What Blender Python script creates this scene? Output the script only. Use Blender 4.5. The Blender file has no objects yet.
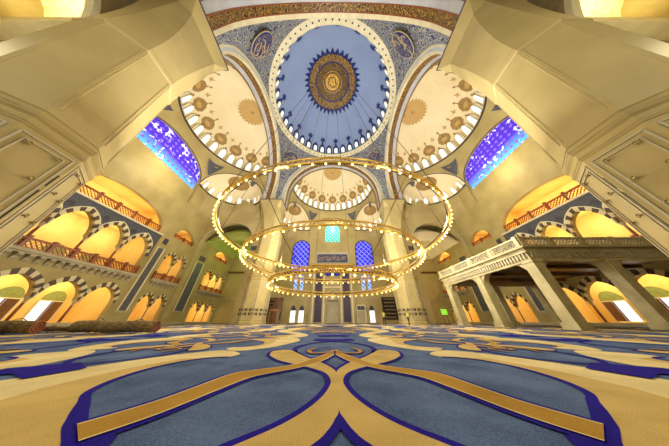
import bpy, bmesh, math, random
from mathutils import Vector, Matrix
from mathutils.geometry import tessellate_polygon
random.seed(7)
PI = math.pi
R = math.radians
scn = bpy.context.scene
COL = scn.collection

# ------------------------------------------------------------------ camera
cd = bpy.data.cameras.new('camera')
cam = bpy.data.objects.new('camera', cd)
COL.objects.link(cam)
cam.location = (0, 0, 0.575)
cam.rotation_euler = (R(90 + 35.3), 0, 0)
cd.sensor_width = 36
cd.lens = 36 * 160.3 / 669
cd.shift_x = 2.0 / 669
cd.shift_y = -15.8 / 669
cd.clip_start = 0.05
cd.clip_end = 400
scn.camera = cam

# ------------------------------------------------------------------ world, exposure
w = bpy.data.worlds.new('world')
scn.world = w
w.use_nodes = True
w.node_tree.nodes['Background'].inputs[0].default_value = (0.75, 0.85, 1.0, 1)
w.node_tree.nodes['Background'].inputs[1].default_value = 1.0
scn.view_settings.view_transform = 'Standard'
scn.view_settings.look = 'None'
scn.view_settings.gamma = 1
scn.view_settings.use_curve_mapping = False
scn.view_settings.exposure = -0.97
scn.cycles.max_bounces = 7
scn.cycles.diffuse_bounces = 5
scn.cycles.sample_clamp_indirect = 6

YC = 20.95          # the dome's axis
LIGHTS = 1.0
def light(kind, loc, power, colour, size=0.2, rot=None, name='lamp', sx=None):
    d = bpy.data.lights.new(name, kind)
    d.energy = power * LIGHTS
    d.color = colour
    if kind == 'AREA':
        d.size = size
        if sx:
            d.shape = 'RECTANGLE'; d.size_y = sx
    else:
        d.shadow_soft_size = size
    o = bpy.data.objects.new(name, d)
    o.location = loc
    if rot: o.rotation_euler = rot
    COL.objects.link(o)
    return o
WARM = (1.0, 0.86, 0.56)
AMBER = (1.0, 0.87, 0.52)
# light of the chandelier's rings, hung just under their bulbs
for rad, z, n, p in ((14.0, 8.72, 12, 2800), (10.6, 5.82, 7, 900), (7.3, 3.32, 5, 400)):
    for i in range(n):
        a = 2 * PI * (i + .5) / n
        light('POINT', (rad * math.sin(a), YC - rad * math.cos(a), z), p * (.3 if rad * math.cos(a) > 5 else 1.0), (1, .90, .70), .035, name='chandelier_lamp')
# unseen fill lights added above the chandelier's top ring to brighten the domes
for i in range(8):
    a = 2 * PI * i / 8
    light('AREA', (13.9 * math.sin(a), YC - 13.9 * math.cos(a), 9.8), 3900, (1, .97, .93), .8, (PI, 0, 0), 'dome_fill_light')
for sx in (-1, 1):
    light('POINT', (sx * 29, YC, 24.5), 3000, (1.0, .9, .68), .3, name='wall_fill_light')  # added fill in open air to brighten the side wall, no fitting here
light('POINT', (0, YC + 30, 30.5), 1500, (1.0, .88, .64), .3, name='wall_fill_light')  # the same added fill before the far wall

# ------------------------------------------------------------------ helpers
def lin(c):
    return tuple((x / 12.92 if x <= .04045 else ((x + .055) / 1.055) ** 2.4) for x in c)
def hexc(h):
    return lin(tuple(int(h[i:i + 2], 16) / 255 for i in (0, 2, 4))) + (1,)
M = {}
def new_mat(name):
    m = bpy.data.materials.new(name)
    m.use_nodes = True
    M[name] = m
    nt = m.node_tree
    return m, nt, nt.nodes['Principled BSDF']
def mat(name, col, rough=.6, col2=None, scale=4, metal=0, bump=0, detail=5, bscale=None, stretch=(1, 1, 1), contrast=(.35, .65)):
    m, nt, b = new_mat(name)
    b.inputs['Base Color'].default_value = hexc(col)
    b.inputs['Roughness'].default_value = rough
    b.inputs['Metallic'].default_value = metal
    tc = nt.nodes.new('ShaderNodeTexCoord')
    mp = nt.nodes.new('ShaderNodeMapping')
    mp.inputs['Scale'].default_value = stretch
    nt.links.new(tc.outputs['Object'], mp.inputs[0])
    no = nt.nodes.new('ShaderNodeTexNoise')
    no.inputs['Scale'].default_value = scale
    no.inputs['Detail'].default_value = detail
    nt.links.new(mp.outputs[0], no.inputs[0])
    if col2:
        r = nt.nodes.new('ShaderNodeValToRGB')
        r.color_ramp.elements[0].position = contrast[0]
        r.color_ramp.elements[1].position = contrast[1]
        r.color_ramp.elements[0].color = hexc(col)
        r.color_ramp.elements[1].color = hexc(col2)
        nt.links.new(no.outputs[0], r.inputs[0])
        nt.links.new(r.outputs[0], b.inputs['Base Color'])
    if bump:
        bp = nt.nodes.new('ShaderNodeBump')
        bp.inputs['Strength'].default_value = bump
        bp.inputs['Distance'].default_value = .02
        nn = no
        if bscale:
            nn = nt.nodes.new('ShaderNodeTexNoise')
            nn.inputs['Scale'].default_value = bscale
            nt.links.new(tc.outputs['Object'], nn.inputs[0])
        nt.links.new(nn.outputs[0], bp.inputs['Height'])
        nt.links.new(bp.outputs[0], b.inputs['Normal'])
    return m
def mosaic(name, cols, scale=2.0, rough=.5, detail='SMOOTH'):
    """small curling ornament in several colours"""
    m, nt, b = new_mat(name)
    tc = nt.nodes.new('ShaderNodeTexCoord')
    n1 = nt.nodes.new('ShaderNodeTexNoise')
    n1.inputs['Scale'].default_value = scale * .8
    n1.inputs['Detail'].default_value = 2
    n1.inputs['Distortion'].default_value = 2.5
    nt.links.new(tc.outputs['Object'], n1.inputs[0])
    v = nt.nodes.new('ShaderNodeTexVoronoi')
    v.inputs['Scale'].default_value = scale
    nt.links.new(tc.outputs['Object'], v.inputs[0])
    mx = nt.nodes.new('ShaderNodeMath'); mx.operation = 'ADD'
    nt.links.new(n1.outputs[0], mx.inputs[0])
    nt.links.new(v.outputs['Distance'], mx.inputs[1])
    fr = nt.nodes.new('ShaderNodeMath'); fr.operation = 'MULTIPLY'; fr.inputs[1].default_value = 3.0
    nt.links.new(mx.outputs[0], fr.inputs[0])
    f2 = nt.nodes.new('ShaderNodeMath'); f2.operation = 'FRACT'
    nt.links.new(fr.outputs[0], f2.inputs[0])
    r = nt.nodes.new('ShaderNodeValToRGB')
    r.color_ramp.interpolation = 'CONSTANT'
    els = r.color_ramp.elements
    pos = [0]
    tot = sum(x[1] for x in cols)
    acc = 0
    while len(els) < len(cols): els.new(.5)
    for e, (c, wt) in zip(els, cols):
        e.position = acc / tot; acc += wt
        e.color = hexc(c)
    nt.links.new(f2.outputs[0], r.inputs[0])
    nt.links.new(r.outputs[0], b.inputs['Base Color'])
    b.inputs['Roughness'].default_value = rough
    return m
def emit(name, col, strength):
    m, nt, b = new_mat(name)
    b.inputs['Base Color'].default_value = hexc(col)
    b.inputs['Emission Color'].default_value = hexc(col)
    b.inputs['Emission Strength'].default_value = strength
    return m

class MB:
    def __init__(s):
        s.v = []; s.f = []; s.m = []
    def add(s, pts, mt):
        i = len(s.v); s.v += [tuple(p) for p in pts]
        s.f.append(tuple(range(i, i + len(pts)))); s.m.append(mt)
    def grid(s, rows, mt, closed=False, mfun=None):
        i0 = len(s.v); n = len(rows[0])
        for r in rows: s.v += [tuple(p) for p in r]
        for a in range(len(rows) - 1):
            for b in range(n if closed else n - 1):
                c = (b + 1) % n
                s.f.append((i0 + a * n + b, i0 + a * n + c, i0 + (a + 1) * n + c, i0 + (a + 1) * n + b))
                s.m.append(mfun(a, b) if mfun else mt)
    def box(s, x0, x1, y0, y1, z0, z1, mt, fr=None):
        fr = fr or (lambda a, b, c: (a, b, c))
        p = [fr(x, y, z) for z in (z0, z1) for y in (y0, y1) for x in (x0, x1)]
        i = len(s.v); s.v += p
        for q in ((0, 1, 3, 2), (4, 6, 7, 5), (0, 4, 5, 1), (2, 3, 7, 6), (0, 2, 6, 4), (1, 5, 7, 3)):
            s.f.append(tuple(i + k for k in q)); s.m.append(mt)
    def prism(s, poly, a, b, mt, fr, mside=None):
        """polygon in (u,v) extruded from w=a to w=b; fr(u,v,w)"""
        n = len(poly)
        i = len(s.v)
        s.v += [fr(u, v, a) for u, v in poly] + [fr(u, v, b) for u, v in poly]
        tris = tessellate_polygon([[Vector((u, v, 0)) for u, v in poly]])
        for t in tris:
            s.f.append(tuple(i + k for k in t)); s.m.append(mt)
            s.f.append(tuple(i + n + k for k in t)); s.m.append(mt)
        for k in range(n):
            l = (k + 1) % n
            s.f.append((i + k, i + l, i + n + l, i + n + k)); s.m.append(mside or mt)
    def holed(s, outer, holes, a, b, mt, fr, mj=None, back=True):
        loops = [outer] + holes
        flat = [p for l in loops for p in l]
        n = len(flat); i = len(s.v)
        s.v += [fr(u, v, a) for u, v in flat]
        tris = tessellate_polygon([[Vector((u, v, 0)) for u, v in l] for l in loops])
        for t in tris: s.f.append(tuple(i + k for k in t)); s.m.append(mt)
        if b != a:
            s.v += [fr(u, v, b) for u, v in flat]
            if back:
                for t in tris: s.f.append(tuple(i + n + k for k in t)); s.m.append(mt)
            o = 0
            for l in loops:
                for k in range(len(l)):
                    k2 = (k + 1) % len(l)
                    s.f.append((i + o + k, i + o + k2, i + n + o + k2, i + n + o + k)); s.m.append(mj or mt)
                o += len(l)
    def tube(s, path, r, mt, n=6, closed=False):
        path = [Vector(p) for p in path]
        rows = []
        L = len(path)
        for k, p in enumerate(path):
            if closed: d = path[(k + 1) % L] - path[k - 1]
            else: d = path[min(k + 1, L - 1)] - path[max(k - 1, 0)]
            d.normalize()
            u = d.cross(Vector((0, 0, 1)))
            if u.length < .05: u = d.cross(Vector((1, 0, 0)))
            u.normalize(); v = u.cross(d)
            rr = r[k] if isinstance(r, (list, tuple)) else r
            rows.append([p + (u * math.cos(2 * PI * j / n) + v * math.sin(2 * PI * j / n)) * rr for j in range(n)])
        if closed: rows.append(rows[0])
        s.grid(rows, mt, closed=True)
        if not closed:
            s.add(rows[0], mt); s.add(rows[-1], mt)
    def lathe(s, prof, mt, c=(0, 0, 0), n=16, mfun=None, rot=0, sq=None):
        rows = []
        for r, z in prof:
            rows.append([(c[0] + r * math.cos(rot + 2 * PI * j / n), c[1] + r * math.sin(rot + 2 * PI * j / n), c[2] + z) for j in range(n)])
        s.grid(rows, mt, closed=True, mfun=(lambda a, b: mfun(a)) if mfun else None)
        s.add(rows[0], s.m[-1]); s.add(rows[-1], s.m[-1])
    def build(s, name, parent=None, smooth=False, recalc=True, **tags):
        me = bpy.data.meshes.new(name)
        names = []
        for m in s.m:
            if m not in names: names.append(m)
        me.from_pydata(s.v, [], s.f)
        for m in names: me.materials.append(M[m])
        me.polygons.foreach_set('material_index', [names.index(m) for m in s.m])
        if smooth: me.polygons.foreach_set('use_smooth', [True] * len(me.polygons))
        if recalc:
            bm = bmesh.new(); bm.from_mesh(me)
            bmesh.ops.remove_doubles(bm, verts=bm.verts, dist=1e-5)
            bmesh.ops.recalc_face_normals(bm, faces=bm.faces)
            bm.to_mesh(me); bm.free()
        me.update()
        o = bpy.data.objects.new(name, me)
        COL.objects.link(o)
        if parent is not None: o.parent = parent
        for k, v in tags.items(): o[k] = v
        return o
def tag(o, label, cat, group=None):
    o['label'] = label; o['category'] = cat
    if group: o['group'] = group
    return o
def thing(name, label, cat, loc=(0, 0, 0), group=None, rz=0):
    o = bpy.data.objects.new(name, None)
    o.empty_display_size = .2
    COL.objects.link(o); o.location = loc; o.rotation_euler[2] = rz
    return tag(o, label, cat, group)
def struct(o, label):
    o['kind'] = 'structure'; o['label'] = label
    return o
def copy_tree(o, parent=None):
    c = o.copy(); COL.objects.link(c)
    if parent is not None: c.parent = parent
    for ch in o.children: copy_tree(ch, c)
    return c
WIN = [0]
def window_name():
    WIN[0] += 1
    return 'window_%d' % WIN[0]

# ------------------------------------------------------------------ materials
mat('stone', 'B09E64', .62, '9E8C54', .35, bump=.1, bscale=6)
mat('stone_smooth', 'B5A36C', .5, 'A4925C', .25)
mat('stone_grey', 'B8AE90', .55, 'A79C7E', .5)
mat('cream', 'E6DDB8', .5, 'D8CDA4', .8)
mat('white_band', 'C6CBD2', .5, 'B4B8BC', .3)
mat('marble_brown', 'A58F5E', .5, '8E7848', 1.1, stretch=(1, 1, 3))
mat('dome_blue', 'ABBFE2', .7, 'A2B6DA', .12)
mat('dome_cream', 'E8DAB2', .7, 'DFCEA0', .12)
mat('ornament_brown', '8A6A34', .6, 'A58650', 3)
mat('ornament_navy', '232F78', .6, '3C4C96', 2)
mat('line_dark', '3A2F3A', .6)
mat('gold', 'D8A93A', .3, 'F0CC62', 3, metal=.55)
mat('gold_paint', 'D9A438', .45, 'C18A28', 2)
mat('navy', '20286A', .5, '2E3A86', 2)
mat('slate', '4C4C50', .5, '5E5E62', 3)
mat('slate_dark', '34343E', .5, '4A4850', 3)
mat('red_marble', '7A3C20', .35, '92502C', 3)
mat('rail_red', '9A4A24', .4, 'B0602E', 2)
mat('voussoir_dark', '5A4632', .55, '463626', 3)
mat('voussoir_light', 'D8CBA0', .55)
mat('gallery_yellow', 'F8D884', .6, 'F2CC70', .5)
mat('gallery_floor', 'A8884C', .5)
mat('green_vault', 'A8AE58', .6, '989E48', .6)
mat('rosette', 'C9A765', .6, 'B08C4A', 6)
mat('dark_bronze', '463616', .4, '57461E', 4, metal=.4)
mat('platform_stone', 'BEB284', .45, 'A1966A', .9, bump=.12, bscale=5)
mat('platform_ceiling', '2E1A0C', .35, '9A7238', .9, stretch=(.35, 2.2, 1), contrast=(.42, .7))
mat('wood_dark', '5A3A1E', .4, '6E4A28', 3)
mat('black_board', '17131A', .4)
mat('script_gold', 'BFA97C', .5)
mat('velvet_violet', '3A2FA8', .7, '2C2486', 3)
mat('steel', '9A8F70', .35, metal=.6)
mat('skin', 'A9795A', .6)
mat('hivis', 'B9D63C', .7)
mat('cloth_dark', '23242C', .8)
mat('hair', '1D1612', .8)
mat('knob', '96824C', .35, metal=.3)
mat('vent_dark', '2A241A', .7)
mat('carpet_back', '8C6A3E', .9, '7A5A34', 8, bump=.3, bscale=40)
mat('carpet_roll', '57482C', .95, '8E7A4C', 5, bump=.4, bscale=30, stretch=(1, 1, 4))
mat('green_lunette', '8F9A58', .6, '7C8A4A', 3)
mat('green_board', '6FC23A', .5)
def wool(name, c1, c2, fine=120):
    m, nt, b = new_mat(name)
    tc = nt.nodes.new('ShaderNodeTexCoord')
    a = nt.nodes.new('ShaderNodeTexNoise'); a.inputs['Scale'].default_value = 1.6; a.inputs['Detail'].default_value = 4
    f = nt.nodes.new('ShaderNodeTexNoise'); f.inputs['Scale'].default_value = fine; f.inputs['Detail'].default_value = 3
    for q in (a, f): nt.links.new(tc.outputs['Object'], q.inputs[0])
    mx = nt.nodes.new('ShaderNodeMath'); mx.operation = 'MULTIPLY_ADD'; mx.inputs[1].default_value = .55
    nt.links.new(f.outputs[0], mx.inputs[0])
    m2 = nt.nodes.new('ShaderNodeMath'); m2.operation = 'MULTIPLY'; m2.inputs[1].default_value = .45
    nt.links.new(a.outputs[0], m2.inputs[0]); nt.links.new(m2.outputs[0], mx.inputs[2])
    r = nt.nodes.new('ShaderNodeValToRGB')
    r.color_ramp.elements[0].position = .36; r.color_ramp.elements[1].position = .62
    r.color_ramp.elements[0].color = hexc(c1); r.color_ramp.elements[1].color = hexc(c2)
    nt.links.new(mx.outputs[0], r.inputs[0]); nt.links.new(r.outputs[0], b.inputs['Base Color'])
    b.inputs['Roughness'].default_value = .95
    b.inputs['Specular IOR Level'].default_value = .06
    bp = nt.nodes.new('ShaderNodeBump'); bp.inputs['Strength'].default_value = .5; bp.inputs['Distance'].default_value = .01
    nt.links.new(f.outputs[0], bp.inputs['Height']); nt.links.new(bp.outputs[0], b.inputs['Normal'])
wool('wool_blue', '2C3C62', '5C7096')
wool('wool_cream', 'B8A670', 'DCCB98')
wool('wool_gold', '8E6A22', 'B28C3E')
wool('wool_sand', 'A48C4E', 'C8AC6C')
wool('wool_navy', '12066C', '1E0E8C')
mosaic('mosaic_navy', [('1E2658', 3), ('B0B6B8', 2.0), ('1E2658', 1.6), ('C2BA90', 1.6), ('4C5880', .6)], .75)
mosaic('mosaic_roundel', [('1C2560', 4), ('2A3478', 2), ('B9A868', 1.2)], 1.1)
mosaic('mosaic_brown', [('2E1C14', 3), ('B8923E', 2), ('3E2416', 2), ('A88038', 1)], .9)
mosaic('mosaic_gold', [('5A3418', 1.8), ('D6A846', 2), ('6A4420', 1.4), ('E0BC66', .8), ('2A2048', 1.3)], .7)
mosaic('mosaic_goldband', [('A9894A', 2), ('6E5A3C', 1), ('C9AE6C', 1.5), ('3C3A60', .7)], 3.0)
mosaic('mosaic_vault', [('F6EBB8', 4), ('E4C878', 1.3)], .9)
mosaic('gold_script', [('F0B83A', 3), ('8A5416', 1.2), ('FFD060', 2)], .9)
mosaic('panel_violet', [('1B1230', 3), ('3A2350', 1.4), ('6A4A5C', .7), ('241A44', 2)], 5)
mosaic('slate_mosaic', [('44464F', 3), ('54565F', 2), ('6A6A6E', 1), ('383A42', 1)], 3)
mosaic('panel_blue', [('232A52', 3), ('31396A', 2), ('8A8A84', .7)], 3)
emit('day_white', 'E8EEF6', 2.2)
emit('day_window', 'EDF0F4', 2.6)
emit('bulb_glow', 'FFDC84', 8.0)
emit('green_sign', '9CF04A', .9)

def stained(name, c_top, c_bot, zlo, zhi, strength, bright, sc=1.0, axis='Y'):
    """coloured glass lit by the daylight behind it, leaded in diamonds"""
    m, nt, b = new_mat(name)
    tc = nt.nodes.new('ShaderNodeTexCoord')
    sp = nt.nodes.new('ShaderNodeSeparateXYZ')
    nt.links.new(tc.outputs['Object'], sp.inputs[0])
    def math_(op, a, bb, c=None):
        q = nt.nodes.new('ShaderNodeMath'); q.operation = op
        for i, x in enumerate((a, bb, c)):
            if x is None: continue
            if isinstance(x, (int, float)): q.inputs[i].default_value = x
            else: nt.links.new(x, q.inputs[i])
        return q.outputs[0]
    y = sp.outputs['X' if axis == 'X' else 'Y']; z = sp.outputs['Z']
    k = 2 * PI / sc
    s1 = math_('SINE', math_('MULTIPLY', math_('ADD', y, z), k), 0)
    s2 = math_('SINE', math_('MULTIPLY', math_('SUBTRACT', y, z), k), 0)
    pr = math_('MULTIPLY', s1, s2)
    if axis == 'X':
        c1 = math_('ABSOLUTE', math_('SINE', math_('MULTIPLY', math_('ADD', y, z), k / 2), 0), 0)
        c2 = math_('ABSOLUTE', math_('SINE', math_('MULTIPLY', math_('SUBTRACT', y, z), k / 2), 0), 0)
        pr = math_('SUBTRACT', 1.0, math_('MINIMUM', c1, math_('ADD', c2, .12)))
    t = nt.nodes.new('ShaderNodeMapRange')
    t.inputs['From Min'].default_value = zlo; t.inputs['From Max'].default_value = zhi
    nt.links.new(z, t.inputs[0])
    r = nt.nodes.new('ShaderNodeValToRGB')
    r.color_ramp.elements[0].color = hexc(c_bot); r.color_ramp.elements[1].color = hexc(c_top)
    r.color_ramp.elements[0].position = .02; r.color_ramp.elements[1].position = .38
    nt.links.new(t.outputs[0], r.inputs[0])
    mx = nt.nodes.new('ShaderNodeMix'); mx.data_type = 'RGBA'
    st = nt.nodes.new('ShaderNodeMapRange')
    st.inputs['From Min'].default_value = .25 if axis == 'Y' else .6; st.inputs['From Max'].default_value = .6 if axis == 'Y' else .85
    nt.links.new(pr, st.inputs[0])
    nt.links.new(st.outputs[0], mx.inputs['Factor'])
    nt.links.new(r.outputs[0], mx.inputs[6]); mx.inputs[7].default_value = hexc(bright)
    # long pale scrolls of a second pattern
    n = nt.nodes.new('ShaderNodeTexNoise'); n.inputs['Scale'].default_value = .55; n.inputs['Distortion'].default_value = 1.2
    nt.links.new(tc.outputs['Object'], n.inputs[0])
    st2 = nt.nodes.new('ShaderNodeMapRange'); st2.inputs['From Min'].default_value = .59; st2.inputs['From Max'].default_value = .62
    nt.links.new(n.outputs[0], st2.inputs[0])
    ab = math_('GREATER_THAN', pr, -.25 if axis == 'Y' else 5)
    f2 = math_('MULTIPLY', st2.outputs[0], ab)
    mx2 = nt.nodes.new('ShaderNodeMix'); mx2.data_type = 'RGBA'
    nt.links.new(f2, mx2.inputs['Factor']); nt.links.new(mx.outputs[2], mx2.inputs[6]); mx2.inputs[7].default_value = hexc('E6E8FF')
    nt.links.new(mx2.outputs[2], b.inputs['Base Color'])
    nt.links.new(mx2.outputs[2], b.inputs['Emission Color'])
    b.inputs['Emission Strength'].default_value = strength
    b.inputs['Roughness'].default_value = .2
stained('glass_purple', '4A2CC8', '58B8E8', 26.3, 34, 1.0, '7A5CF0', 2.2)
stained('glass_violet', '3A2AD8', '3A3AE0', 13.8, 24, 1.1, '8CA0FF', 1.7, 'X')
stained('glass_teal', '3FC8B8', '2FA8B0', 23.6, 31, 1.0, 'B8F4E0', 1.4, 'X')
stained('glass_blue', '4A7AE8', '6AA8F8', 8, 13, 1.2, 'DDE8FF', 1.2, 'X')

# ------------------------------------------------------------------ outlines
def arch(u0, u1, v0, vs, vc, n=12, k=.35):
    """a window or arch outline: up the left jamb, over the arch, down the right jamb; k > 0 makes it pointed"""
    uc = (u0 + u1) / 2; hw = (u1 - u0) / 2
    pts = [(u0, v0)]
    top = math.sqrt((1 + k) ** 2 - k ** 2)
    for i in range(n + 1):
        s = -math.cos(PI * i / n)
        y = math.sqrt(max(0, (1 + k) ** 2 - (abs(s) + k) ** 2)) / top
        pts.append((uc + s * hw, vs + (vc - vs) * y))
    pts.append((u1, v0))
    return pts
def arcade(us, v0, vs, vc, gap=.34, k=.35):
    """one opening under several arches; us = centres of the supports, first and last are the jambs"""
    pts = [(us[0], v0)]
    for i in range(len(us) - 1):
        a = us[i] + (gap / 2 if i else 0)
        b = us[i + 1] - (gap / 2 if i < len(us) - 2 else 0)
        pts += arch(a, b, v0, vs, vc, 12, k)[1:-1]
    pts.append((us[-1], v0))
    return pts
def arch_ring(mb, fr, u0, u1, vs, vc, wd, w0, w1, n, mts, k=.35, m_edge=None, lim=9):
    """striped voussoirs standing a little proud of the wall"""
    i = arch(u0, u1, 0, vs, vc, n, k)[1:-1]
    o = arch(u0 - wd, u1 + wd, 0, vs, vc + wd * 1.15, n, k)[1:-1]
    cl = lambda p: (max(u0 - lim, min(u1 + lim, p[0])), p[1])
    o = [cl(p) for p in o]
    for a in range(len(i) - 1):
        mb.prism([i[a], i[a + 1], o[a + 1], o[a]], w0, w1, mts[a % len(mts)], fr)
    if m_edge:
        e = arch(u0 - wd - .12, u1 + wd + .12, 0, vs, vc + (wd + .12) * 1.15, n, k)[1:-1]
        e = [cl(p) for p in e]
        for a in range(len(i) - 1):
            if abs(o[a][0] - e[a][0]) + abs(o[a][1] - e[a][1]) < .02 or abs(o[a + 1][0] - e[a + 1][0]) + abs(o[a + 1][1] - e[a + 1][1]) < .02: continue
            mb.prism([o[a], o[a + 1], e[a + 1], e[a]], w0, w1 - .05, m_edge, fr)

# ------------------------------------------------------------------ floor and carpet
mb = MB(); mb.box(-45, 45, -14, 60, -.3, 0, 'stone_grey')
struct(mb.build('floor'), 'pale stone floor under the carpet')

def smooth_path(pts, n=5, closed=False):
    out = []
    L = len(pts)
    rng = range(L) if closed else range(L - 1)
    for i in rng:
        g = lambda j: pts[j % L] if closed else pts[max(0, min(L - 1, j))]
        p0, p1, p2, p3 = g(i - 1), g(i), g(i + 1), g(i + 2)
        for q in range(n):
            t = q / n
            out.append(tuple(.5 * ((2 * p1[c]) + (-p0[c] + p2[c]) * t + (2 * p0[c] - 5 * p1[c] + 4 * p2[c] - p3[c]) * t * t + (-p0[c] + 3 * p1[c] - 3 * p2[c] + p3[c]) * t ** 3) for c in (0, 1)))
    if not closed: out.append(tuple(pts[-1]))
    return out
carpet = MB()
carpet.box(-33.2, 33.2, 4.6, 53.0, 0, .012, 'wool_blue'); carpet.box(-21.8, 21.8, -8, 4.6, 0, .012, 'wool_blue')
def flat(poly, z, mt, T):
    P = [T(x, y) for x, y in poly]
    try: tris = tessellate_polygon([[Vector((x, y, 0)) for x, y in P]])
    except Exception: return
    i = len(carpet.v)
    carpet.v += [(x, y, z) for x, y in P]
    for t in tris: carpet.f.append(tuple(i + k for k in t)); carpet.m.append(mt)
def ribbon(path, wd, z, mt, T):
    n = len(path); L = []; Rr = []
    for k in range(n):
        a = path[max(0, k - 1)]; b = path[min(n - 1, k + 1)]
        dx, dy = b[0] - a[0], b[1] - a[1]
        l = math.hypot(dx, dy) or 1
        ww = (wd(k / (n - 1)) if callable(wd) else wd) / 2
        L.append(T(path[k][0] - dy / l * ww, path[k][1] + dx / l * ww)); Rr.append(T(path[k][0] + dy / l * ww, path[k][1] - dx / l * ww))
    i = len(carpet.v)
    carpet.v += [(x, y, z) for x, y in L] + [(x, y, z) for x, y in Rr]
    for k in range(n - 1):
        carpet.f.append((i + k, i + k + 1, i + n + k + 1, i + n + k)); carpet.m.append(mt)
strapT = [(-1.71, 1.665), (-1.53, 2.03), (-1.43, 2.45), (-1.33, 2.88), (-1.13, 3.07), (-.68, 3.38), (-.42, 3.85), (-.02, 4.75)]
strapB = [(-1.475, 1.49), (-1.31, 1.82), (-1.17, 2.30), (-1.03, 2.72), (-.82, 2.95), (-.55, 3.2), (-.24, 3.65), (-.02, 4.3)]
bandL = [(-1.3, .95), (-.8, 1.25), (-.59, 1.45), (-.39, 1.66), (-.25, 1.88), (-.15, 2.12), (-.09, 2.36), (-.07, 2.62), (-.15, 2.95), (-.37, 3.22), (-.66, 3.47), (-.99, 3.78), (-1.27, 4.21)]
bandRr = [(-1.0, .72), (-.5, 1.08), (-.17, 1.45), (-.08, 1.6), (-.03, 1.75), (0, 1.9), (0, 2.4), (0, 2.95), (-.08, 3.25), (-.26, 3.62), (-.5, 3.98), (-.76, 4.45), (-1.05, 4.95), (-1.37, 4.76), (-1.27, 4.21)]
leaf = [(-2.0, 4.1), (-2.25, 4.05), (-2.52, 3.8), (-2.66, 3.3), (-2.6, 2.75), (-2.4, 2.3), (-2.15, 2.05), (-1.98, 1.88), (-1.86, 1.77), (-1.74, 1.66), (-1.5, 1.48), (-1.42, 1.36), (-1.44, 1.1), (-1.65, .85), (-2.0, .65), (-2.4, .5)]
def motif(cx, cy, fy=1, detail=True, sc=1.0):
    for sx in (1, -1):
        n0 = len(carpet.v)
        T = lambda x, y, sx=sx: (cx + sx * x * sc, cy + fy * (y - .35) * sc)
        # cream surround ending in a finger
        lf = smooth_path(leaf, 4)
        cream = lf[::-1] + [(-2.0, 4.1)] + smooth_path([(-2.0, 4.1), (-1.98, 4.5), (-2.6, 4.95), (-3.3, 4.2), (-3.75, 3.0), (-3.95, 1.8), (-3.6, .6), (-2.9, .2), (-2.5, .5)], 4)[1:-1]
        flat(cream, .016, 'wool_cream', T)
        gold = lf[:][::-1] + [(-2.15, 4.1), (-2.75, 3.95), (-3.0, 3.2), (-3.0, 2.4), (-2.75, 1.6), (-2.9, .8)]
        flat(gold, .0175, 'wool_sand', T)
        ribbon(lf, (lambda t: .07) if detail else .12, .019, 'wool_navy', T)
        # gold strap
        a = smooth_path(strapT, 5); b = smooth_path(strapB, 5)
        ribbon(a, .15, .0205, 'wool_navy', T); ribbon(b, .13, .0205, 'wool_navy', T)
        flat([(-1.74, 1.66), (-1.86, 1.77), (-1.98, 1.88), (-2.16, 2.06), (-2.24, 2.16), (-2.17, 2.12), (-2.03, 2.0), (-1.88, 1.87), (-1.76, 1.77), (-1.70, 1.70)], .020, 'wool_navy', T)
        flat([(-1.48, 1.48), (-1.40, 1.56), (-1.32, 1.56), (-1.27, 1.46), (-1.3, 1.3), (-1.42, 1.25)], .020, 'wool_navy', T)
        # broad sand band
        l = smooth_path(bandL, 4); r = smooth_path(bandRr, 4)
        ribbon(l, .13, .0225, 'wool_navy', T); ribbon(r, .13, .0225, 'wool_navy', T)
        flat(l + r[::-1], .024, 'wool_sand', T)
        flat(a + b[::-1], .026, 'wool_gold', T)
        ribbon(a, .018, .0265, 'wool_cream', T); ribbon(b, .018, .0265, 'wool_cream', T)
        # curl and the dark tie above
        c = smooth_path([(-.02, 4.9), (-.1, 4.65), (-.3, 4.5), (-.48, 4.5), (-.58, 4.85), (-.45, 5.2)], 4)
        ribbon(c, .16, .0275, 'wool_navy', T); ribbon(c, .10, .028, 'wool_gold', T)
        ribbon(smooth_path([(-.55, 4.0), (-.85, 4.6), (-.95, 5.5), (-.6, 6.4), (.1, 7.0)], 4), .12, .0225, 'wool_navy', T)
        flat([(0, 6.7), (-.75, 7.2), (-.6, 7.9), (0, 7.6)], .0265, 'wool_navy', T)
        dzz = (.0002 if sx < 0 else 0) + (.0008 if fy < 0 else 0)
        carpet.v[n0:] = [(p[0], p[1], p[2] + dzz) for p in carpet.v[n0:]]
PXM, PYM = 8.2, 15.8
for j in range(0, 4):
    for i in range(-4, 5):
        for dx, dy, sc_, dz in ((0, 0, 1, 0), (PXM / 2, PYM / 2, .74, .0004)):
            x = .05 + i * PXM + dx; y = .35 + j * PYM + dy
            if abs(x) > 29.5 or (y < 5 and abs(x) > 17): continue
            i0 = len(carpet.v)
            if y + 7.9 * sc_ < 54: motif(x, y, 1, True, sc_)
            if y - 7.9 * sc_ > -8: motif(x, y, -1, True, sc_)
            carpet.v[i0:] = [(p[0], p[1], p[2] + dz) for p in carpet.v[i0:]]
o = carpet.build('carpet', recalc=False)
tag(o, 'blue wool carpet with gold and navy interlaced scrolls covering the hall floor', 'carpet')

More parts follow.
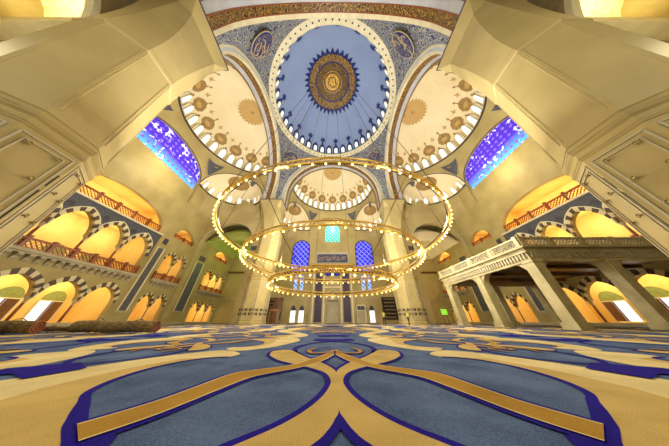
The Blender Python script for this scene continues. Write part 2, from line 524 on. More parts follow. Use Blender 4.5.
# ------------------------------------------------------------------ main dome
ZR = 50.0
def ring(rad, z, n=96):
    return [(rad * math.cos(2 * PI * i / n), YC + rad * math.sin(2 * PI * i / n), z) for i in range(n)]
mb = MB()
RD, HD = 16.1, 20.0
prof = [(RD * math.cos(e), ZR + .6 + HD * math.sin(e)) for e in [PI / 2 * k / 24 for k in range(24)]] + [(.05, ZR + .6 + HD)]
mb.grid([ring(r, z) for r, z in prof], 'dome_blue', closed=True)
mb.grid([ring(r, z) for r, z in [(17.5, 49.5), (17.4, 49.75), (17.1, 49.85), (15.95, 50.0), (15.75, 50.1), (15.75, 50.4), (16.1, 50.6)]], 'cream', closed=True)
def on_dome(C, r, h, a, e, off=.12):
    rr = (r - off) * math.cos(e)
    return (C[0] + rr * math.cos(a), C[1] + rr * math.sin(a), C[2] + (h - off) * math.sin(e))
def dome_patch(mb, C, r, h, a, e, poly, mt, off=.12):
    P = [on_dome(C, r, h, a + x / (r * max(.2, math.cos(e))), e + y / r, off) for x, y in poly]
    n = len(P)
    cx = sum(p[0] for p in poly) / n; cy = sum(p[1] for p in poly) / n
    c = on_dome(C, r, h, a + cx / (r * max(.2, math.cos(e))), e + cy / r, off)
    for k in range(n): mb.add([c, P[k], P[(k + 1) % n]], mt)
CD = (0, YC, ZR + .6)
star = [((1.05 if k % 2 == 0 else .68) * math.sin(PI * k / 6), (1.15 if k % 2 == 0 else .7) * math.cos(PI * k / 6)) for k in range(12)]
NW = 38
for k in range(NW):
    a = 2 * PI * (k + .5) / NW - PI / 2
    hood = [(-1.05, 0), (-1.05, 2.3), (-.6, 3.3), (0, 3.8), (.6, 3.3), (1.05, 2.3), (1.05, 0)]
    dome_patch(mb, CD, RD, HD, a, R(1), hood, 'ornament_navy', .1)
    if k % 2 == 0:
        dome_patch(mb, CD, RD, HD, a, R(20), star, 'ornament_navy', .11)
        dome_patch(mb, CD, RD, HD, a, R(14.5), [(-.4, 0), (0, -1.0), (.4, 0), (0, 1.2)], 'ornament_navy', .11)
# small dark dots along the ring
for k in range(76):
    a = 2 * PI * k / 76
    x, y = 16.5 * math.cos(a), YC + 16.5 * math.sin(a)
    mb.box(x - .15, x + .15, y - .15, y + .15, 49.86, 49.98, 'line_dark')
dome = struct(mb.build('ceiling', smooth=False), 'tall pale blue main dome on a cream ring of small windows')
# medallion
mb = MB()
def cap(r0, r1, mt, off, n=72, spikes=0, amp=0):
    rows = []
    for r in [r0 + (r1 - r0) * k / 4 for k in range(5)]:
        row = []
        for i in range(n):
            rr = r
            if spikes and r == r1: rr = r1 + (amp if i % 2 == 0 else -amp)
            e = math.acos(min(1, rr / RD))
            row.append((rr * math.cos(2 * PI * i / n), YC + rr * math.sin(2 * PI * i / n), ZR + .6 + HD * math.sin(e) - off))
        rows.append(row)
    mb.grid(rows, mt, closed=True)
cap(5.9, 8.9, 'navy', .25, 72, 1, .75)
cap(5.6, 7.9, 'mosaic_gold', .35, 72, 1, .2)
cap(5.5, 5.9, 'navy', .42)
cap(3.2, 5.55, 'mosaic_brown', .42)
cap(3.0, 3.3, 'gold_paint', .5)
cap(2.4, 3.05, 'mosaic_brown', .5)
cap(.02, 2.45, 'gold_script', .55)
for k in range(5):       # flowing strokes of the script in its centre
    a0 = k * 1.25
    mb.tube([(1.6 * math.cos(a0 + t) * (1 - t * .3), YC + 1.5 * math.sin(a0 + t * 1.3), ZR + HD + .02 - .25) for t in (0, .4, .8, 1.2)], .12, 'line_dark', 5)
mb.build('medallion', dome, label='gold sunburst medallion with a spiked navy rim')

# windows of the rims
def rim_window(wd, ht, mt='day_white'):
    mb = MB()
    fr = lambda u, v, w_: (u, w_, v)
    mb.holed(arch(-wd / 2 - .14, wd / 2 + .14, -.1, ht * .62, ht + .16, 8, 0), [arch(-wd / 2, wd / 2, .05, ht * .62, ht, 8, 0)], -.22, .06, 'cream', fr)
    mb.prism(arch(-wd / 2, wd / 2, .05, ht * .62, ht, 8, 0), -.04, 0, mt, fr)
    me = mb.build('window_mesh')
    d = me.data
    bpy.data.objects.remove(me)
    return d
def put_window(me, loc, az, tilt, label):
    o = bpy.data.objects.new(window_name(), me)
    COL.objects.link(o)
    o.location = loc
    # its outside faces along +y in its own space, turned to azimuth az
    o['group'] = 'rim windows of the domes'
    o.rotation_euler = (Matrix.Rotation(az - PI / 2, 3, 'Z') @ Matrix.Rotation(tilt, 3, 'X')).to_euler()
    struct(o, label)
    return o
w_main = rim_window(1.05, 2.6)
for k in range(NW):
    a = 2 * PI * (k + .5) / NW - PI / 2
    p = on_dome(CD, RD, HD, a, R(1.2), .22)
    put_window(w_main, p, a, R(5), 'small arched window at the foot of the blue main dome')

# ------------------------------------------------------------------ great arches and pendentives
ORI = {'left': lambda d, t, z: (-d, YC + t, z), 'right': lambda d, t, z: (d, YC + t, z),
       'far': lambda d, t, z: (t, YC + d, z), 'near': lambda d, t, z: (t, YC - d, z)}
AR, AE, AZ = 14.3, 15.5, 33.5
def arcpath(r, n=40, foot=28.0):
    return [(-r, foot)] + [(-r * math.cos(PI * k / n), AZ + r * math.sin(PI * k / n)) for k in range(n + 1)] + [(r, foot)]
for side, F in ORI.items():
    mb = MB()
    strips = [(17.0, 17.55, 'cream'), (17.55, 18.65, 'mosaic_brown'), (18.65, 19.75, 'white_band')]
    ip = arcpath(AR); ep = arcpath(AE); bp = arcpath(17.3)
    for d0, d1, mt in strips:
        mb.grid([[F(d, t, z) for t, z in ip] for d in (d0, d1)], mt)
    for d, wd, mt in ((17.56, .08, 'red_marble'), (18.66, .08, 'red_marble')):
        mb.grid([[F(dd, t * .997, z - .03 if z > AZ else z) for t, z in ip] for dd in (d - wd, d + wd)], mt)
    mid = arcpath(AR + .35)
    mb.grid([[F(17.0, t, z) for t, z in q] for q in (ip, mid)], 'cream')
    mb.grid([[F(17.0, t, z) for t, z in mid], [F(16.9, t, z) for t, z in mid]], 'cream')
    ep2 = arcpath(AE - .35)
    mb.grid([[F(16.9, t, z) for t, z in q] for q in (mid, ep2)], 'white_band')
    mb.grid([[F(16.9, t, z) for t, z in ep2], [F(16.75, t, z) for t, z in ep2], [F(16.75, t, z) for t, z in ep], [F(17.1, t, z) for t, z in ep]], 'cream')
    mb.grid([[F(19.75, t, z) for t, z in ip], [F(19.75, t, z) for t, z in bp]], 'dome_cream')
    mb.grid([[F(19.75, t, z) for t, z in ip], [F(19.75, t * .955, (z - AZ) * .955 + AZ if z > AZ else z) for t, z in ip]], 'ornament_brown')
    struct(mb.build('ceiling'), {'left': 'great arch on the left carrying the blue dome', 'right': 'great arch on the right carrying the blue dome', 'far': 'great arch over the prayer niche side', 'near': 'great arch overhead with a brown script band on its underside'}[side])
def low(th, plane=17.0):
    """foot of the pendentive surface in plan direction th (from the axis)"""
    c, s = math.cos(th), math.sin(th)
    k = plane / max(abs(c), abs(s))
    x, y = k * c, k * s
    t = min(abs(x), abs(y))
    z = AZ + math.sqrt(AE ** 2 - t * t) if t < AE else AZ - (t - AE) / (plane - AE) * 4.0
    return x, YC + y, min(z, 49.6)
def pend(th, s):
    a = Vector((17.2 * math.cos(th), YC + 17.2 * math.sin(th), 49.8)); b = Vector(low(th))
    p = a.lerp(b, s)
    sag = .09 * (a - b).length * math.sin(PI * s)
    return p + Vector((math.cos(th), math.sin(th), .7)) * sag * .4
NM = [('rear right', 'near'), ('far right', 'far')]
for q in range(4):
    mb = MB()
    t0 = q * PI / 2 + .02; t1 = (q + 1) * PI / 2 - .02
    ths = [t0 + (t1 - t0) * k / 40 for k in range(41)]
    mb.grid([[pend(t, s / 10) for t in ths] for s in range(11)], 'mosaic_navy')
    nm = ('far right', 'far left', 'near left', 'near right')[q]
    po = struct(mb.build('ceiling', smooth=True), 'curved navy mosaic spandrel under the dome ring, ' + nm + ' corner')
    # plain foot under the mosaic, between the arches
    mb = MB()
    tc = q * PI / 2 + PI / 4
    cc = Vector((math.cos(tc), math.sin(tc), 0))
    sgx = 1 if cc.x > 0 else -1; sgy = 1 if cc.y > 0 else -1
    cen = pend(tc, .28) - Vector((math.cos(tc), math.sin(tc), .45)) * .3
    vv = (pend(tc + .0, .1) - pend(tc, .75)).normalized()
    uu = Vector((-math.sin(tc), math.cos(tc), 0))
    nn = uu.cross(vv).normalized()
    if nn.dot(Vector((0, YC, 30)) - cen) < 0: nn = -nn
    def dk(off, rad, mt):
        g = lambda u, v, w_: tuple(cen + uu * u + vv * v + nn * w_)
        mb.prism([(rad * .92 * math.cos(2 * PI * k / 32), rad * 1.05 * math.sin(2 * PI * k / 32)) for k in range(32)], off - .1, off, mt, g)
    random.seed(q + 5)
    for k in range(9):
        x0 = random.uniform(-1.6, 1.6); y0 = random.uniform(-1.7, 1.7); a0 = random.uniform(0, 6)
        mb.tube([tuple(cen + uu * (x0 + .9 * math.cos(a0 + t)) + vv * (y0 + .9 * math.sin(a0 + t * .8)) + nn * .22) for t in (0, .5, 1, 1.5, 2, 2.5)], .09, 'script_gold', 4)
    dk(.10, 2.9, 'script_gold'); dk(.14, 2.7, 'navy'); dk(.18, 2.4, 'mosaic_roundel')
    mb.build('roundel', po, label='round navy plaque with pale interlaced script')
    mb = MB()
    for (a, b) in (((17.0, AE), (17.0, 17.0)), ((AE, 17.0), (17.0, 17.0))):
        x0, y0 = a; x1, y1 = b
        mb.add([(sgx * x0, YC + sgy * y0, 28), (sgx * x1, YC + sgy * y1, 28), (sgx * x1, YC + sgy * y1, 33.6), (sgx * x0, YC + sgy * y0, 33.6)], 'white_band')
    struct(mb.build('wall_corner'), 'pale stone foot between two great arches, ' + nm + ' corner')

# ------------------------------------------------------------------ half domes with their exedras
HC, HRr, HZ, HH = 19.7, 13.4, 37.1, 10.6
w_half = rim_window(1.05, 2.8)
w_ex = rim_window(.9, 1.8)
F1 = (33.35, 8.35); F2 = (19.8, 14.3)
TW = 8.1
def half_dome(side, full=True):
    F = ORI[side]
    V = lambda d, t, z: Vector(F(d, t, z))
    def P(ph, rr, z): return F(HC + rr * math.cos(ph), rr * math.sin(ph), z)
    mb = MB()
    phs = [-PI / 2 + PI * k / 48 for k in range(49)]
    es = [PI / 2 * k / 14 for k in range(15)]
    mb.grid([[P(ph, HRr * math.cos(e), HZ + HH * math.sin(e)) for ph in phs] for e in es], 'dome_cream')
    # thin dark line and sill at the rim
    mb.grid([[P(ph, HRr + .02, HZ) for ph in phs], [P(ph, HRr - .25, HZ - .05) for ph in phs], [P(ph, HRr - .25, HZ - .28) for ph in phs], [P(ph, HRr + .05, HZ - .28) for ph in phs]], 'line_dark')
    def patch(ph, e, poly, mt, off=.1):
        pts = []
        c = math.cos(e)
        for x, y in poly:
            aa = ph + x / (HRr * max(.25, c)); ee = e + y / 12.5
            pts.append(P(aa, (HRr - off) * math.cos(ee), HZ + (HH - off) * math.sin(ee)))
        cp = P(ph, (HRr - off) * math.cos(e), HZ + (HH - off) * math.sin(e))
        for k in range(len(pts)): mb.add([cp, pts[k], pts[(k + 1) % len(pts)]], mt)
    n = 17
    for k in range(n):
        ph = -PI / 2 + PI * (k + .5) / n
        patch(ph, R(4), [(-1.12, -.9), (-1.12, 1.9), (-.6, 3.0), (0, 3.4), (.6, 3.0), (1.12, 1.9), (1.12, -.9)], 'ornament_brown', .08)
        patch(ph, R(4), [(-1.0, -.9), (-1.0, 1.85), (-.55, 2.85), (0, 3.2), (.55, 2.85), (1.0, 1.85), (1.0, -.9)], 'cream', .10)
        if k % 2 == 0:
            body = [(0, 2.6), (.22, 1.9), (1.1, 1.4), (1.65, .2), (1.3, -1.0), (.4, -1.6), (0, -2.0), (-.4, -1.6), (-1.3, -1.0), (-1.65, .2), (-1.1, 1.4), (-.22, 1.9)]
            patch(ph, R(25), body, 'ornament_brown', .10)
            patch(ph, R(25), [(x * .62, y * .5) for x, y in body], 'rosette', .12)
            patch(ph, R(38), [(0, .5), (.28, 0), (0, -.5), (-.28, 0)], 'ornament_brown', .10)
        else:
            patch(ph, R(36), [(0, .9), (.22, .1), (.7, -.1), (.25, -.3), (0, -.7), (-.25, -.3), (-.7, -.1), (-.22, .1)], 'rosette', .10)
            patch(ph, R(20), [(0, .4), (.3, 0), (0, -.4), (-.3, 0)], 'ornament_brown', .10)
    # rosette near the crown
    def rose(r0, mt, off, amp):
        m_ = 48
        ctr_ph, ctr_e = 0, R(64)
        pts = []
        for k in range(m_):
            rr = r0 + (amp if k % 2 else -amp)
            x, y = rr * math.cos(2 * PI * k / m_), rr * math.sin(2 * PI * k / m_)
            # around the point at plan radius 4.6
            px, py = max(HC - .1, HC + 2.3 + y), x
            rad = math.hypot(px - HC, py)
            e = math.acos(min(1, rad / HRr))
            pts.append(F(px, py, HZ + HH * math.sin(e) - off))
        c0 = F(HC + 2.3, 0, HZ + HH * math.sin(math.acos(2.3 / HRr)) - off - .1)
        for k in range(m_): mb.add([c0, pts[k], pts[(k + 1) % m_]], mt)
    rose(3.3, 'rosette', .14, .25); rose(2.3, 'ornament_brown', .20, .12); rose(2.1, 'rosette', .22, .1); rose(.9, 'ornament_brown', .26, .1)
    nm = {'left': 'left', 'right': 'right', 'far': 'far', 'near': 'rear'}[side]
    root = struct(mb.build('ceiling', recalc=False), 'cream half dome on the %s with brown rosette and a rim of small windows' % nm)
    # surface between the rim and the arches below
    mb = MB()
    c1 = Vector(F1); c2 = Vector(F2)
    mid = (c1 + c2) / 2; half = (c2 - c1).length / 2
    ax = (c2 - c1).normalized(); nrm = Vector((-ax.y, ax.x))
    if nrm.dot(mid - Vector((HC, 0))) < 0: nrm = -nrm
    EZ, ECR = 29.0, 34.6
    def lowpt(ph):
        s = 1 if ph >= 0 else -1
        a = abs(ph)
        dd = 33.45 - HC
        t = dd * math.tan(a) if a < R(80) else 1e9
        if t <= TW:
            return (33.45, s * t, 29.4 + 4.4 * math.sqrt(max(0, 1 - (t / TW) ** 2)))
        # intersect the ray with the chord
        d = Vector((math.cos(a), math.sin(a)))
        o = Vector((HC, 0))
        den = d.x * (-ax.y) + d.y * ax.x
        q = ((c1 - o).x * (-ax.y) + (c1 - o).y * ax.x) / den
        p = o + d * q
        u = max(-1, min(1, (p - mid).dot(ax) / (half - .15)))
        return (p.x, s * p.y, EZ + (ECR - EZ) * math.sqrt(max(0, 1 - u * u)))
    ph2 = []
    k = -90
    while k <= 90: ph2.append(R(k)); k += 1.5
    rows = []
    for sidx in range(7):
        s = sidx / 6
        row = []
        for ph in ph2:
            a = Vector((HC + (HRr) * math.cos(ph), HRr * math.sin(ph), HZ - .28)); b = Vector(lowpt(ph))
            row.append(F(*a.lerp(b, s)))
        rows.append(row)
    mb.grid(rows, 'stone_smooth')
    # dark outline along the arches
    edge = [F(*lowpt(ph)) for ph in ph2]
    mb.tube(edge, .13, 'line_dark', 4)
    # the spandrel medallions
    for s in (-1, 1):
        for a, k in ((33, .42), (76, .55)):
            ph = s * R(a)
            def Q(x, y):
                aa = ph + x / 13.6
                p0 = Vector((HC + HRr * math.cos(aa), HRr * math.sin(aa), HZ - .28)); p1 = Vector(lowpt(aa))
                q = p0 + (Vector((p1.x, p1.y, 29.4)) - p0) * (k - y / 8)
                q -= Vector((math.cos(aa), math.sin(aa), 0)) * .18
                return F(*q)
            tri = [(-1.5, 1.2), (-.7, 1.0), (0, .95), (.7, 1.0), (1.5, 1.2), (.8, -.4), (0, -2.1), (-.8, -.4)]
            kk = 1.3 if a == 33 else .7
            c0 = Q(0, .2)
            pts = [Q(x * kk, y * kk) for x, y in tri]
            for j in range(8): mb.add([c0, pts[j], pts[(j + 1) % 8]], 'slate_mosaic')
            pts = [Q(x * kk * .45, y * kk * .45 + .1) for x, y in tri]
            c0 = Q(0, .2)
            pts = [F_ for F_ in pts]
            for j in range(8): mb.add([c0, pts[j], pts[(j + 1) % 8]], 'ornament_brown')
    struct(mb.build('wall_%s' % ({'left': 'left', 'right': 'right', 'far': 'back', 'near': 'front'}[side]) , recalc=False), 'curved masonry between the %s half dome and the arches under it' % nm)
    for k in range(n):
        ph = -PI / 2 + PI * (k + .5) / n
        p = Vector(P(ph, HRr - .3, HZ + .05))
        a3 = V(HC + math.cos(ph), math.sin(ph), 0) - V(HC, 0, 0)
        if full: put_window(w_half, p, math.atan2(a3.y, a3.x), R(11), 'small arched window at the rim of the %s half dome' % nm)
    if not full: return
    # exedras
    for s in (-1, 1):
        mb = MB()
        dep = 6.2
        def E(psi, rr, z):    # psi from -90..90 around the chord's middle
            p = mid + ax * (half - .1) * rr * math.sin(psi) + nrm * dep * rr * math.cos(psi)
            return F(p.x, s * p.y, z)
        psis = [-PI / 2 + PI * k / 24 for k in range(25)]
        RZ = 28.6
        mb.grid([[E(ps, math.cos(e), RZ + (ECR - RZ + .1) * math.sin(e)) for ps in psis] for e in [PI / 2 * k / 10 for k in range(11)]], 'dome_cream')
        mb.grid([[E(ps, 1.0, RZ) for ps in psis], [E(ps, .965, RZ - .05) for ps in psis], [E(ps, .965, RZ - .3) for ps in psis], [E(ps, 1.0, RZ - .3) for ps in psis]], 'line_dark')
        # brown medallion in its crown
        for rad, mt, off in ((.38, 'ornament_brown', .12), (.24, 'rosette', .18), (.1, 'ornament_brown', .22)):
            m_ = 24
            def G(x, y):
                u, v = .0 + x, .42 + y
                rr = math.hypot(u, v); ps = math.atan2(u, v)
                e = math.acos(min(1, rr))
                return E(ps, rr, RZ + (ECR - RZ) * math.sin(e) - off)
            pts = [G(rad * math.cos(2 * PI * j / m_), rad * .8 * math.sin(2 * PI * j / m_)) for j in range(m_)]
            for j in range(m_): mb.add([G(0, 0), pts[j], pts[(j + 1) % m_]], mt)
        # the wall below the rim running into the corner of the bay
        rows = []
        for k in range(9):
            q = k / 8
            row = []
            for ps in psis:
                a = Vector((mid + ax * half * math.sin(ps) * .99 + nrm * dep * math.cos(ps)).to_tuple() + (RZ - .3,))
                d2 = Vector((a.x, a.y)) - mid
                dn = d2.normalized() if d2.length > .01 else nrm
                best = 99
                if dn.x > .02: best = min(best, (33.45 - mid.x) / dn.x)
                if dn.y > .02: best = min(best, (17.0 - mid.y) / dn.y)
                if dn.x < -.02: best = min(best, (18.6 - mid.x) / dn.x)
                best = min(best, 14)
                if abs(abs(ps) - PI / 2) < .2: best = d2.length
                b = mid + dn * max(best, d2.length)
                b3 = Vector((b.x, b.y, 22.9 if side != 'far' else 25.0))
                sm = q * q * (3 - 2 * q)
                p = Vector((a.x + (b3.x - a.x) * sm, a.y + (b3.y - a.y) * sm, a.z + (b3.z - a.z) * q))
                row.append(F(p.x, s * p.y, p.z))
            rows.append(row)
        mb.grid(rows, 'stone_smooth')
        struct(mb.build('ceiling', recalc=False), 'small corner half dome beside the %s half dome' % nm)
        for j in range(8):
            ps = -PI / 2 + PI * (j + .5) / 8
            p = Vector(E(ps, .95, RZ + .02))
            c0 = Vector(E(0, 0, RZ + .15))
            a3 = p - c0
            put_window(w_ex, p, math.atan2(a3.y, a3.x), R(16), 'tiny arched window in a small corner half dome')
        # transverse wall with its tall arch, closing the corner bay
        mb = MB()
        g = lambda u, v, w_: F(u, s * (17.05 + w_), v)
        mb.holed([(18.4, 0), (18.4, 30), (33.6, 30), (33.6, 0), (33.35, 0)] + arch(19.9, 33.35, 0, 15.6, 22.3, 24, 0)[::-1][1:-1] + [(19.9, 0)], [], 0, 1.3, 'stone_smooth', g)
        mb.tube([g(u, v, -.02) for u, v in arch(19.9, 33.35, 0, 15.6, 22.3, 24, 0)[1:-1]], .12, 'stone_grey', 4)
        for uu in (19.3,): mb.box(uu - .6, uu + .6, 14.6, 15.6, -.25, 1.5, 'slate_dark', g)
        if not (s == -1 and side in ('left', 'right')):
            struct(mb.build('wall_%s' % side), 'cross wall with a tall round arch between corner bay and %s bay' % nm)
half_dome('left'); half_dome('right'); half_dome('far'); half_dome('near', False)

# ------------------------------------------------------------------ side walls and galleries
XW = 33.5
B1 = [12.35, 16.35, 20.35, 24.35, 28.35]
B2 = [31.95, 34.6, 37.25]
B3 = [44.6, 47.6, 50.6, 53.4]
def lattice(mb, fr, u0, u1, v0, v1, w0, w1, mt, st=.42, th=.07):
    """diagonal lattice bars inside a rectangle"""
    H = v1 - v0
    k = u0 - H
    while k < u1:
        for sg in (1, -1):
            a, b = (k, v0), (k + H, v1)
            if sg < 0: a, b = (k, v1), (k + H, v0)
            (ax_, ay), (bx, by) = a, b
            if ax_ < u0: t = (u0 - ax_) / (bx - ax_); ax_, ay = u0, ay + (by - ay) * t
            if bx > u1:
                t = (u1 - ax_) / (bx - ax_) if bx != ax_ else 0
                bx, by = u1, ay + (by - ay) * t
            if bx - ax_ > .06:
                mb.prism([(ax_ - th / 2, ay), (ax_ + th / 2, ay), (bx + th / 2, by), (bx - th / 2, by)], w0, w1, mt, fr)
        k += st
def balustrade(s, y0, y1, z0, z1, label, mt='rail_red', posts=4, slab=True, out=-.15, side_nm=''):
    root = thing('balustrade', label, 'balustrade', (s * XW, (y0 + y1) / 2, z0), 'gallery balustrades')
    g = lambda u, v, w_: (s * (w_), u - (y0 + y1) / 2, v - z0)
    if slab:
        mb = MB(); mb.box(y0 - .25, y1 + .25, z0 - .3, z0, out - .55, .5, 'stone_grey', g)
        mb.box(y0 - .15, y1 + .15, z0 - .45, z0 - .3, out - .35, .4, 'stone_grey', g)
        mb.build('slab', root)
        n = int((y1 - y0) / .78)
        for k in range(n):
            uc = y0 + (k + .5) * (y1 - y0) / n
            mb = MB()
            pr = [(0, -1.25), (0, -.45), (-.62, -.45), (-.6, -.62), (-.3, -.8), (-.22, -1.0)]
            for wv in (0,):
                mb.prism([(p[0] + out + .2, z0 + p[1]) for p in pr], uc - .2, uc + .2, 'stone_grey', lambda a, b, c: g(c, b, a))
            mb.build('corbel', root)
    n = posts - 1
    pw = (y1 - y0) / n
    for k in range(n):
        mb = MB()
        a, b = y0 + k * pw + .12, y0 + (k + 1) * pw - .12
        mb.box(a, b, z0, z0 + .14, out - .1, out + .12, mt, g)
        lattice(mb, g, a, b, z0 + .14, z1 - .16, out - .05, out + .05, mt)
        pn = mb.build('railing_panel', root)
        mb = MB(); mb.box(a, b, z1 - .16, z1, out - .14, out + .16, mt, g)
        mb.build('handrail', pn)
    for k in range(n + 1):
        mb = MB(); u = y0 + k * pw
        mb.box(u - .14, u + .14, z0, z1 + .12, out - .16, out + .16, 'red_marble', g)
        mb.box(u - .18, u + .18, z1 + .12, z1 + .2, out - .2, out + .2, 'red_marble', g)
        mb.build('post', root)
    return root
def make_column(h, r, label, loc):
    root = thing('column', label, 'column', loc, 'gallery columns')
    mb = MB(); mb.box(-r * 1.5, r * 1.5, -r * 1.5, r * 1.5, 0, .14, 'stone_grey'); mb.lathe([(r * 1.35, .14), (r * 1.4, .2), (r * 1.1, .28), (r * 1.2, .34), (r, .4)], 'stone_grey'); mb.build('base', root)
    mb = MB(); mb.lathe([(r, .4), (r * .95, h * .5), (r * .88, h - .6)], 'red_marble', n=16); mb.build('shaft', root, smooth=True)
    mb = MB(); mb.lathe([(r * .95, h - .6), (r * 1.1, h - .5), (r * .95, h - .45), (r * 1.5, h - .15)], 'stone_grey'); mb.box(-r * 1.6, r * 1.6, -r * 1.6, r * 1.6, h - .15, h, 'stone_grey'); mb.build('capital', root)
    return root
ORD = ['first', 'second', 'third', 'fourth', 'fifth']
for s in (-1, 1):
    nm = 'left' if s < 0 else 'right'
    fr = lambda u, v, w_, s=s: (s * (XW + w_), u, v)
    mb = MB()
    holes = [arcade(B1, 6.95, 10.0, 12.85), arcade(B2, 6.95, 10.0, 12.0, .24), arcade(B3, 6.95, 9.8, 11.7, .24)]
    holes += [arcade(B1, 0.05, 2.75, 4.75), arcade(B2, .05, 2.7, 4.5, .24), arcade(B3, .05, 2.6, 4.4, .24)]
    lun1 = arch(13.2, 28.0, 14.5, 15.2, 18.6, 28, 0)
    lun2 = arch(31.2, 36.6, 15.0, 15.3, 17.6, 16, .2)
    lun3 = arch(45.2, 51.6, 15.0, 15.3, 17.8, 16, .2)
    win = arch(YC - TW, YC + TW, 26.2, 29.4, 33.8, 24, 0)
    holes += [lun1, lun2, lun3, win]
    ycuts = [-12.6, 10.6, 29.1, 38.6, 54.6]; zcuts = [0, 6.2, 14.1, 20.5, 37]
    for i in range(4):
        for j in range(4):
            a, b, c_, d_ = ycuts[i], ycuts[i + 1], zcuts[j], zcuts[j + 1]
            if j == 3:
                if i == 1: b = 38.6
                if i == 2: continue
            hs = [h for h in holes if min(p[0] for p in h) >= a and max(p[0] for p in h) <= b and min(p[1] for p in h) >= c_ and max(p[1] for p in h) <= d_]
            holes = [h for h in holes if h not in hs]
            mb.holed([(a, c_), (a, d_), (b, d_), (b, c_)], hs, 0, .7, 'stone', fr)
    if holes: print('unused holes', len(holes))
    wall = struct(mb.build('wall_' + nm), 'long %s wall of pale stone with arched galleries on two floors' % nm)
    # striped voussoirs
    for us, vs, vc, wd, n, fl in ((B1, 10.0, 12.85, .5, 14, 'upper'), (B1, 2.75, 4.75, .55, 14, 'lower'), (B2, 10.0, 12.0, .34, 12, 'upper'), (B2, 2.7, 4.5, .34, 12, 'lower'), (B3, 9.8, 11.7, .34, 12, 'upper'), (B3, 2.6, 4.4, .34, 12, 'lower')):
        for i in range(len(us) - 1):
            hg = .17 if us is B1 else .12
            a = us[i] + (hg if i else 0); b = us[i + 1] - (hg if i < len(us) - 2 else 0)
            m2 = MB()
            arch_ring(m2, fr, a, b, vs, vc, wd, -.10, .3, n, ('voussoir_light', 'voussoir_dark'), m_edge='cream' if fl == 'upper' and us is B1 else None, lim=hg - .01)
            m2.build('voussoirs', wall, label='striped cream and brown arch stones')
    # slate field over the big upper arcade, its two roundels, strips and squares
    m2 = MB()
    outer = [(12.0, 14.25), (28.9, 14.25), (28.9, 10.2)]
    pts = [(28.9, 14.2), (28.9, 10.0)]
    bars = arcade(B1, 0, 10.0, 13.6)[1:-1]
    poly = [(12.0, 14.2)] + [(12.0, 10.0)] + [(max(12.0, u), max(v, 10.0)) for u, v in bars] + [(28.9, 10.0), (28.9, 14.2)]
    m2.prism(poly, -.04, .02, 'slate_mosaic', fr)
    m2.box(12.0, 28.9, 14.2, 14.42, -.3, .1, 'cream', fr)
    for k in (16.35, 20.35, 24.35):
        c = [(k + .42 * math.cos(2 * PI * j / 14), 12.9 + .42 * math.sin(2 * PI * j / 14)) for j in range(14)]
        m2.prism(c, -.07, -.03, 'slate_dark', fr)
    m2.build('slate_field', wall, label='blue slate field with dark roundels')
    for (a, b, lo, hi) in ((29.75, 30.75, 1.9, 12.1), (40.3, 42.5, 2.3, 12.4)):
        m2 = MB()
        m2.box(a, b, lo, hi, -.03, .04, 'slate', fr)
        m2.box(a - .27, b + .27, lo - .27, lo - .02, -.10, .01, 'stone_grey', fr)
        m2.box(a - .28, a - .08, lo - .28, hi + .2, -.08, .02, 'cream', fr); m2.box(b + .08, b + .28, lo - .28, hi + .2, -.08, .02, 'cream', fr)
        m2.box(a, b, 12.95, 14.1, -.03, .04, 'slate_dark', fr)
        m2.build('slate_strip', wall, label='dark slate strip with a square above it')
    # string courses low in the far bay
    m2 = MB(); m2.box(43.2, 54.3, 5.6, 5.8, -.15, .1, 'stone_grey', fr); m2.box(-12, 54.3, 0.02, .35, -.12, .1, 'stone_grey', fr)
    m2.build('string_course', wall)
    # gallery rooms
    m2 = MB()
    D = 6.5
    for (y0, y1) in ((10.5, 29.4), (31.0, 38.4), (43.4, 54.2)):
        for z0, z1 in ((0, 6.2), (6.65, 14.1), (14.45, 19.6)):
            if (y0 > 30 and z0 > 14): z1 = 18.5
            m2.box(y0, y1, z0, z1, .72, D, 'gallery_yellow', fr)
            # take the wall side away: the arcade wall closes it
            del m2.f[-6]; del m2.m[-6]
            m2.box(y0 + .02, y1 - .02, z0 + .0, z0 + .03, .72, D - .02, 'gallery_floor', fr)
    struct(m2.build('wall_' + nm + '_gallery', recalc=False), 'yellow plastered rooms behind the %s galleries' % nm)
    # rear windows of the galleries
    for fl, zb in (('lower', .5), ('upper', 7.3)):
        spots = [B1[i] + 2.0 for i in range(4)] + [33.3, 35.9] + [46.1, 49.1, 52.0]
        for i, u in enumerate(spots):
            big = i < 4
            ww = 1.15 if big else .6
            rt = thing(window_name(), '', 'window'); rt['kind'] = 'structure'; del rt['category']
            rt['label'] = '%s gallery window on the %s with an arched head over its panes' % (fl, nm)
            m3 = MB()
            h = 2.3 if fl == 'lower' else 1.1
            fb = lambda a, b, c, s=s: (s * (XW + D - .12 + c), a, b)
            m3.box(u - ww - .15, u + ww + .15, zb + h, zb + h + .12, -.1, .1, 'cream', fb)
            for q in (-ww - .15, -.06, ww): m3.box(u + q, u + q + .15, zb, zb + h, -.08, .08, 'wood_dark' if q == -.06 else 'cream', fb)
            if big: m3.box(u + .12, u + ww - .05, zb, zb + h, -.14, -.06, 'wood_dark', fb)
            m3.build('frame', rt)
            m3 = MB(); m3.prism(arch(u - ww, u + ww, zb + h + .12, zb + h + .15, zb + h + 1.15 * ww, 12, 0), -.06, .05, 'green_lunette', fb) if 'green_lunette' in M else None
            if m3.v: m3.build('lunette', rt)
            if fl == 'lower':
                m3 = MB(); m3.box(u - ww, u + ww, zb, zb + h, -.02, .04, 'day_window', fb); m3.build('pane', rt)
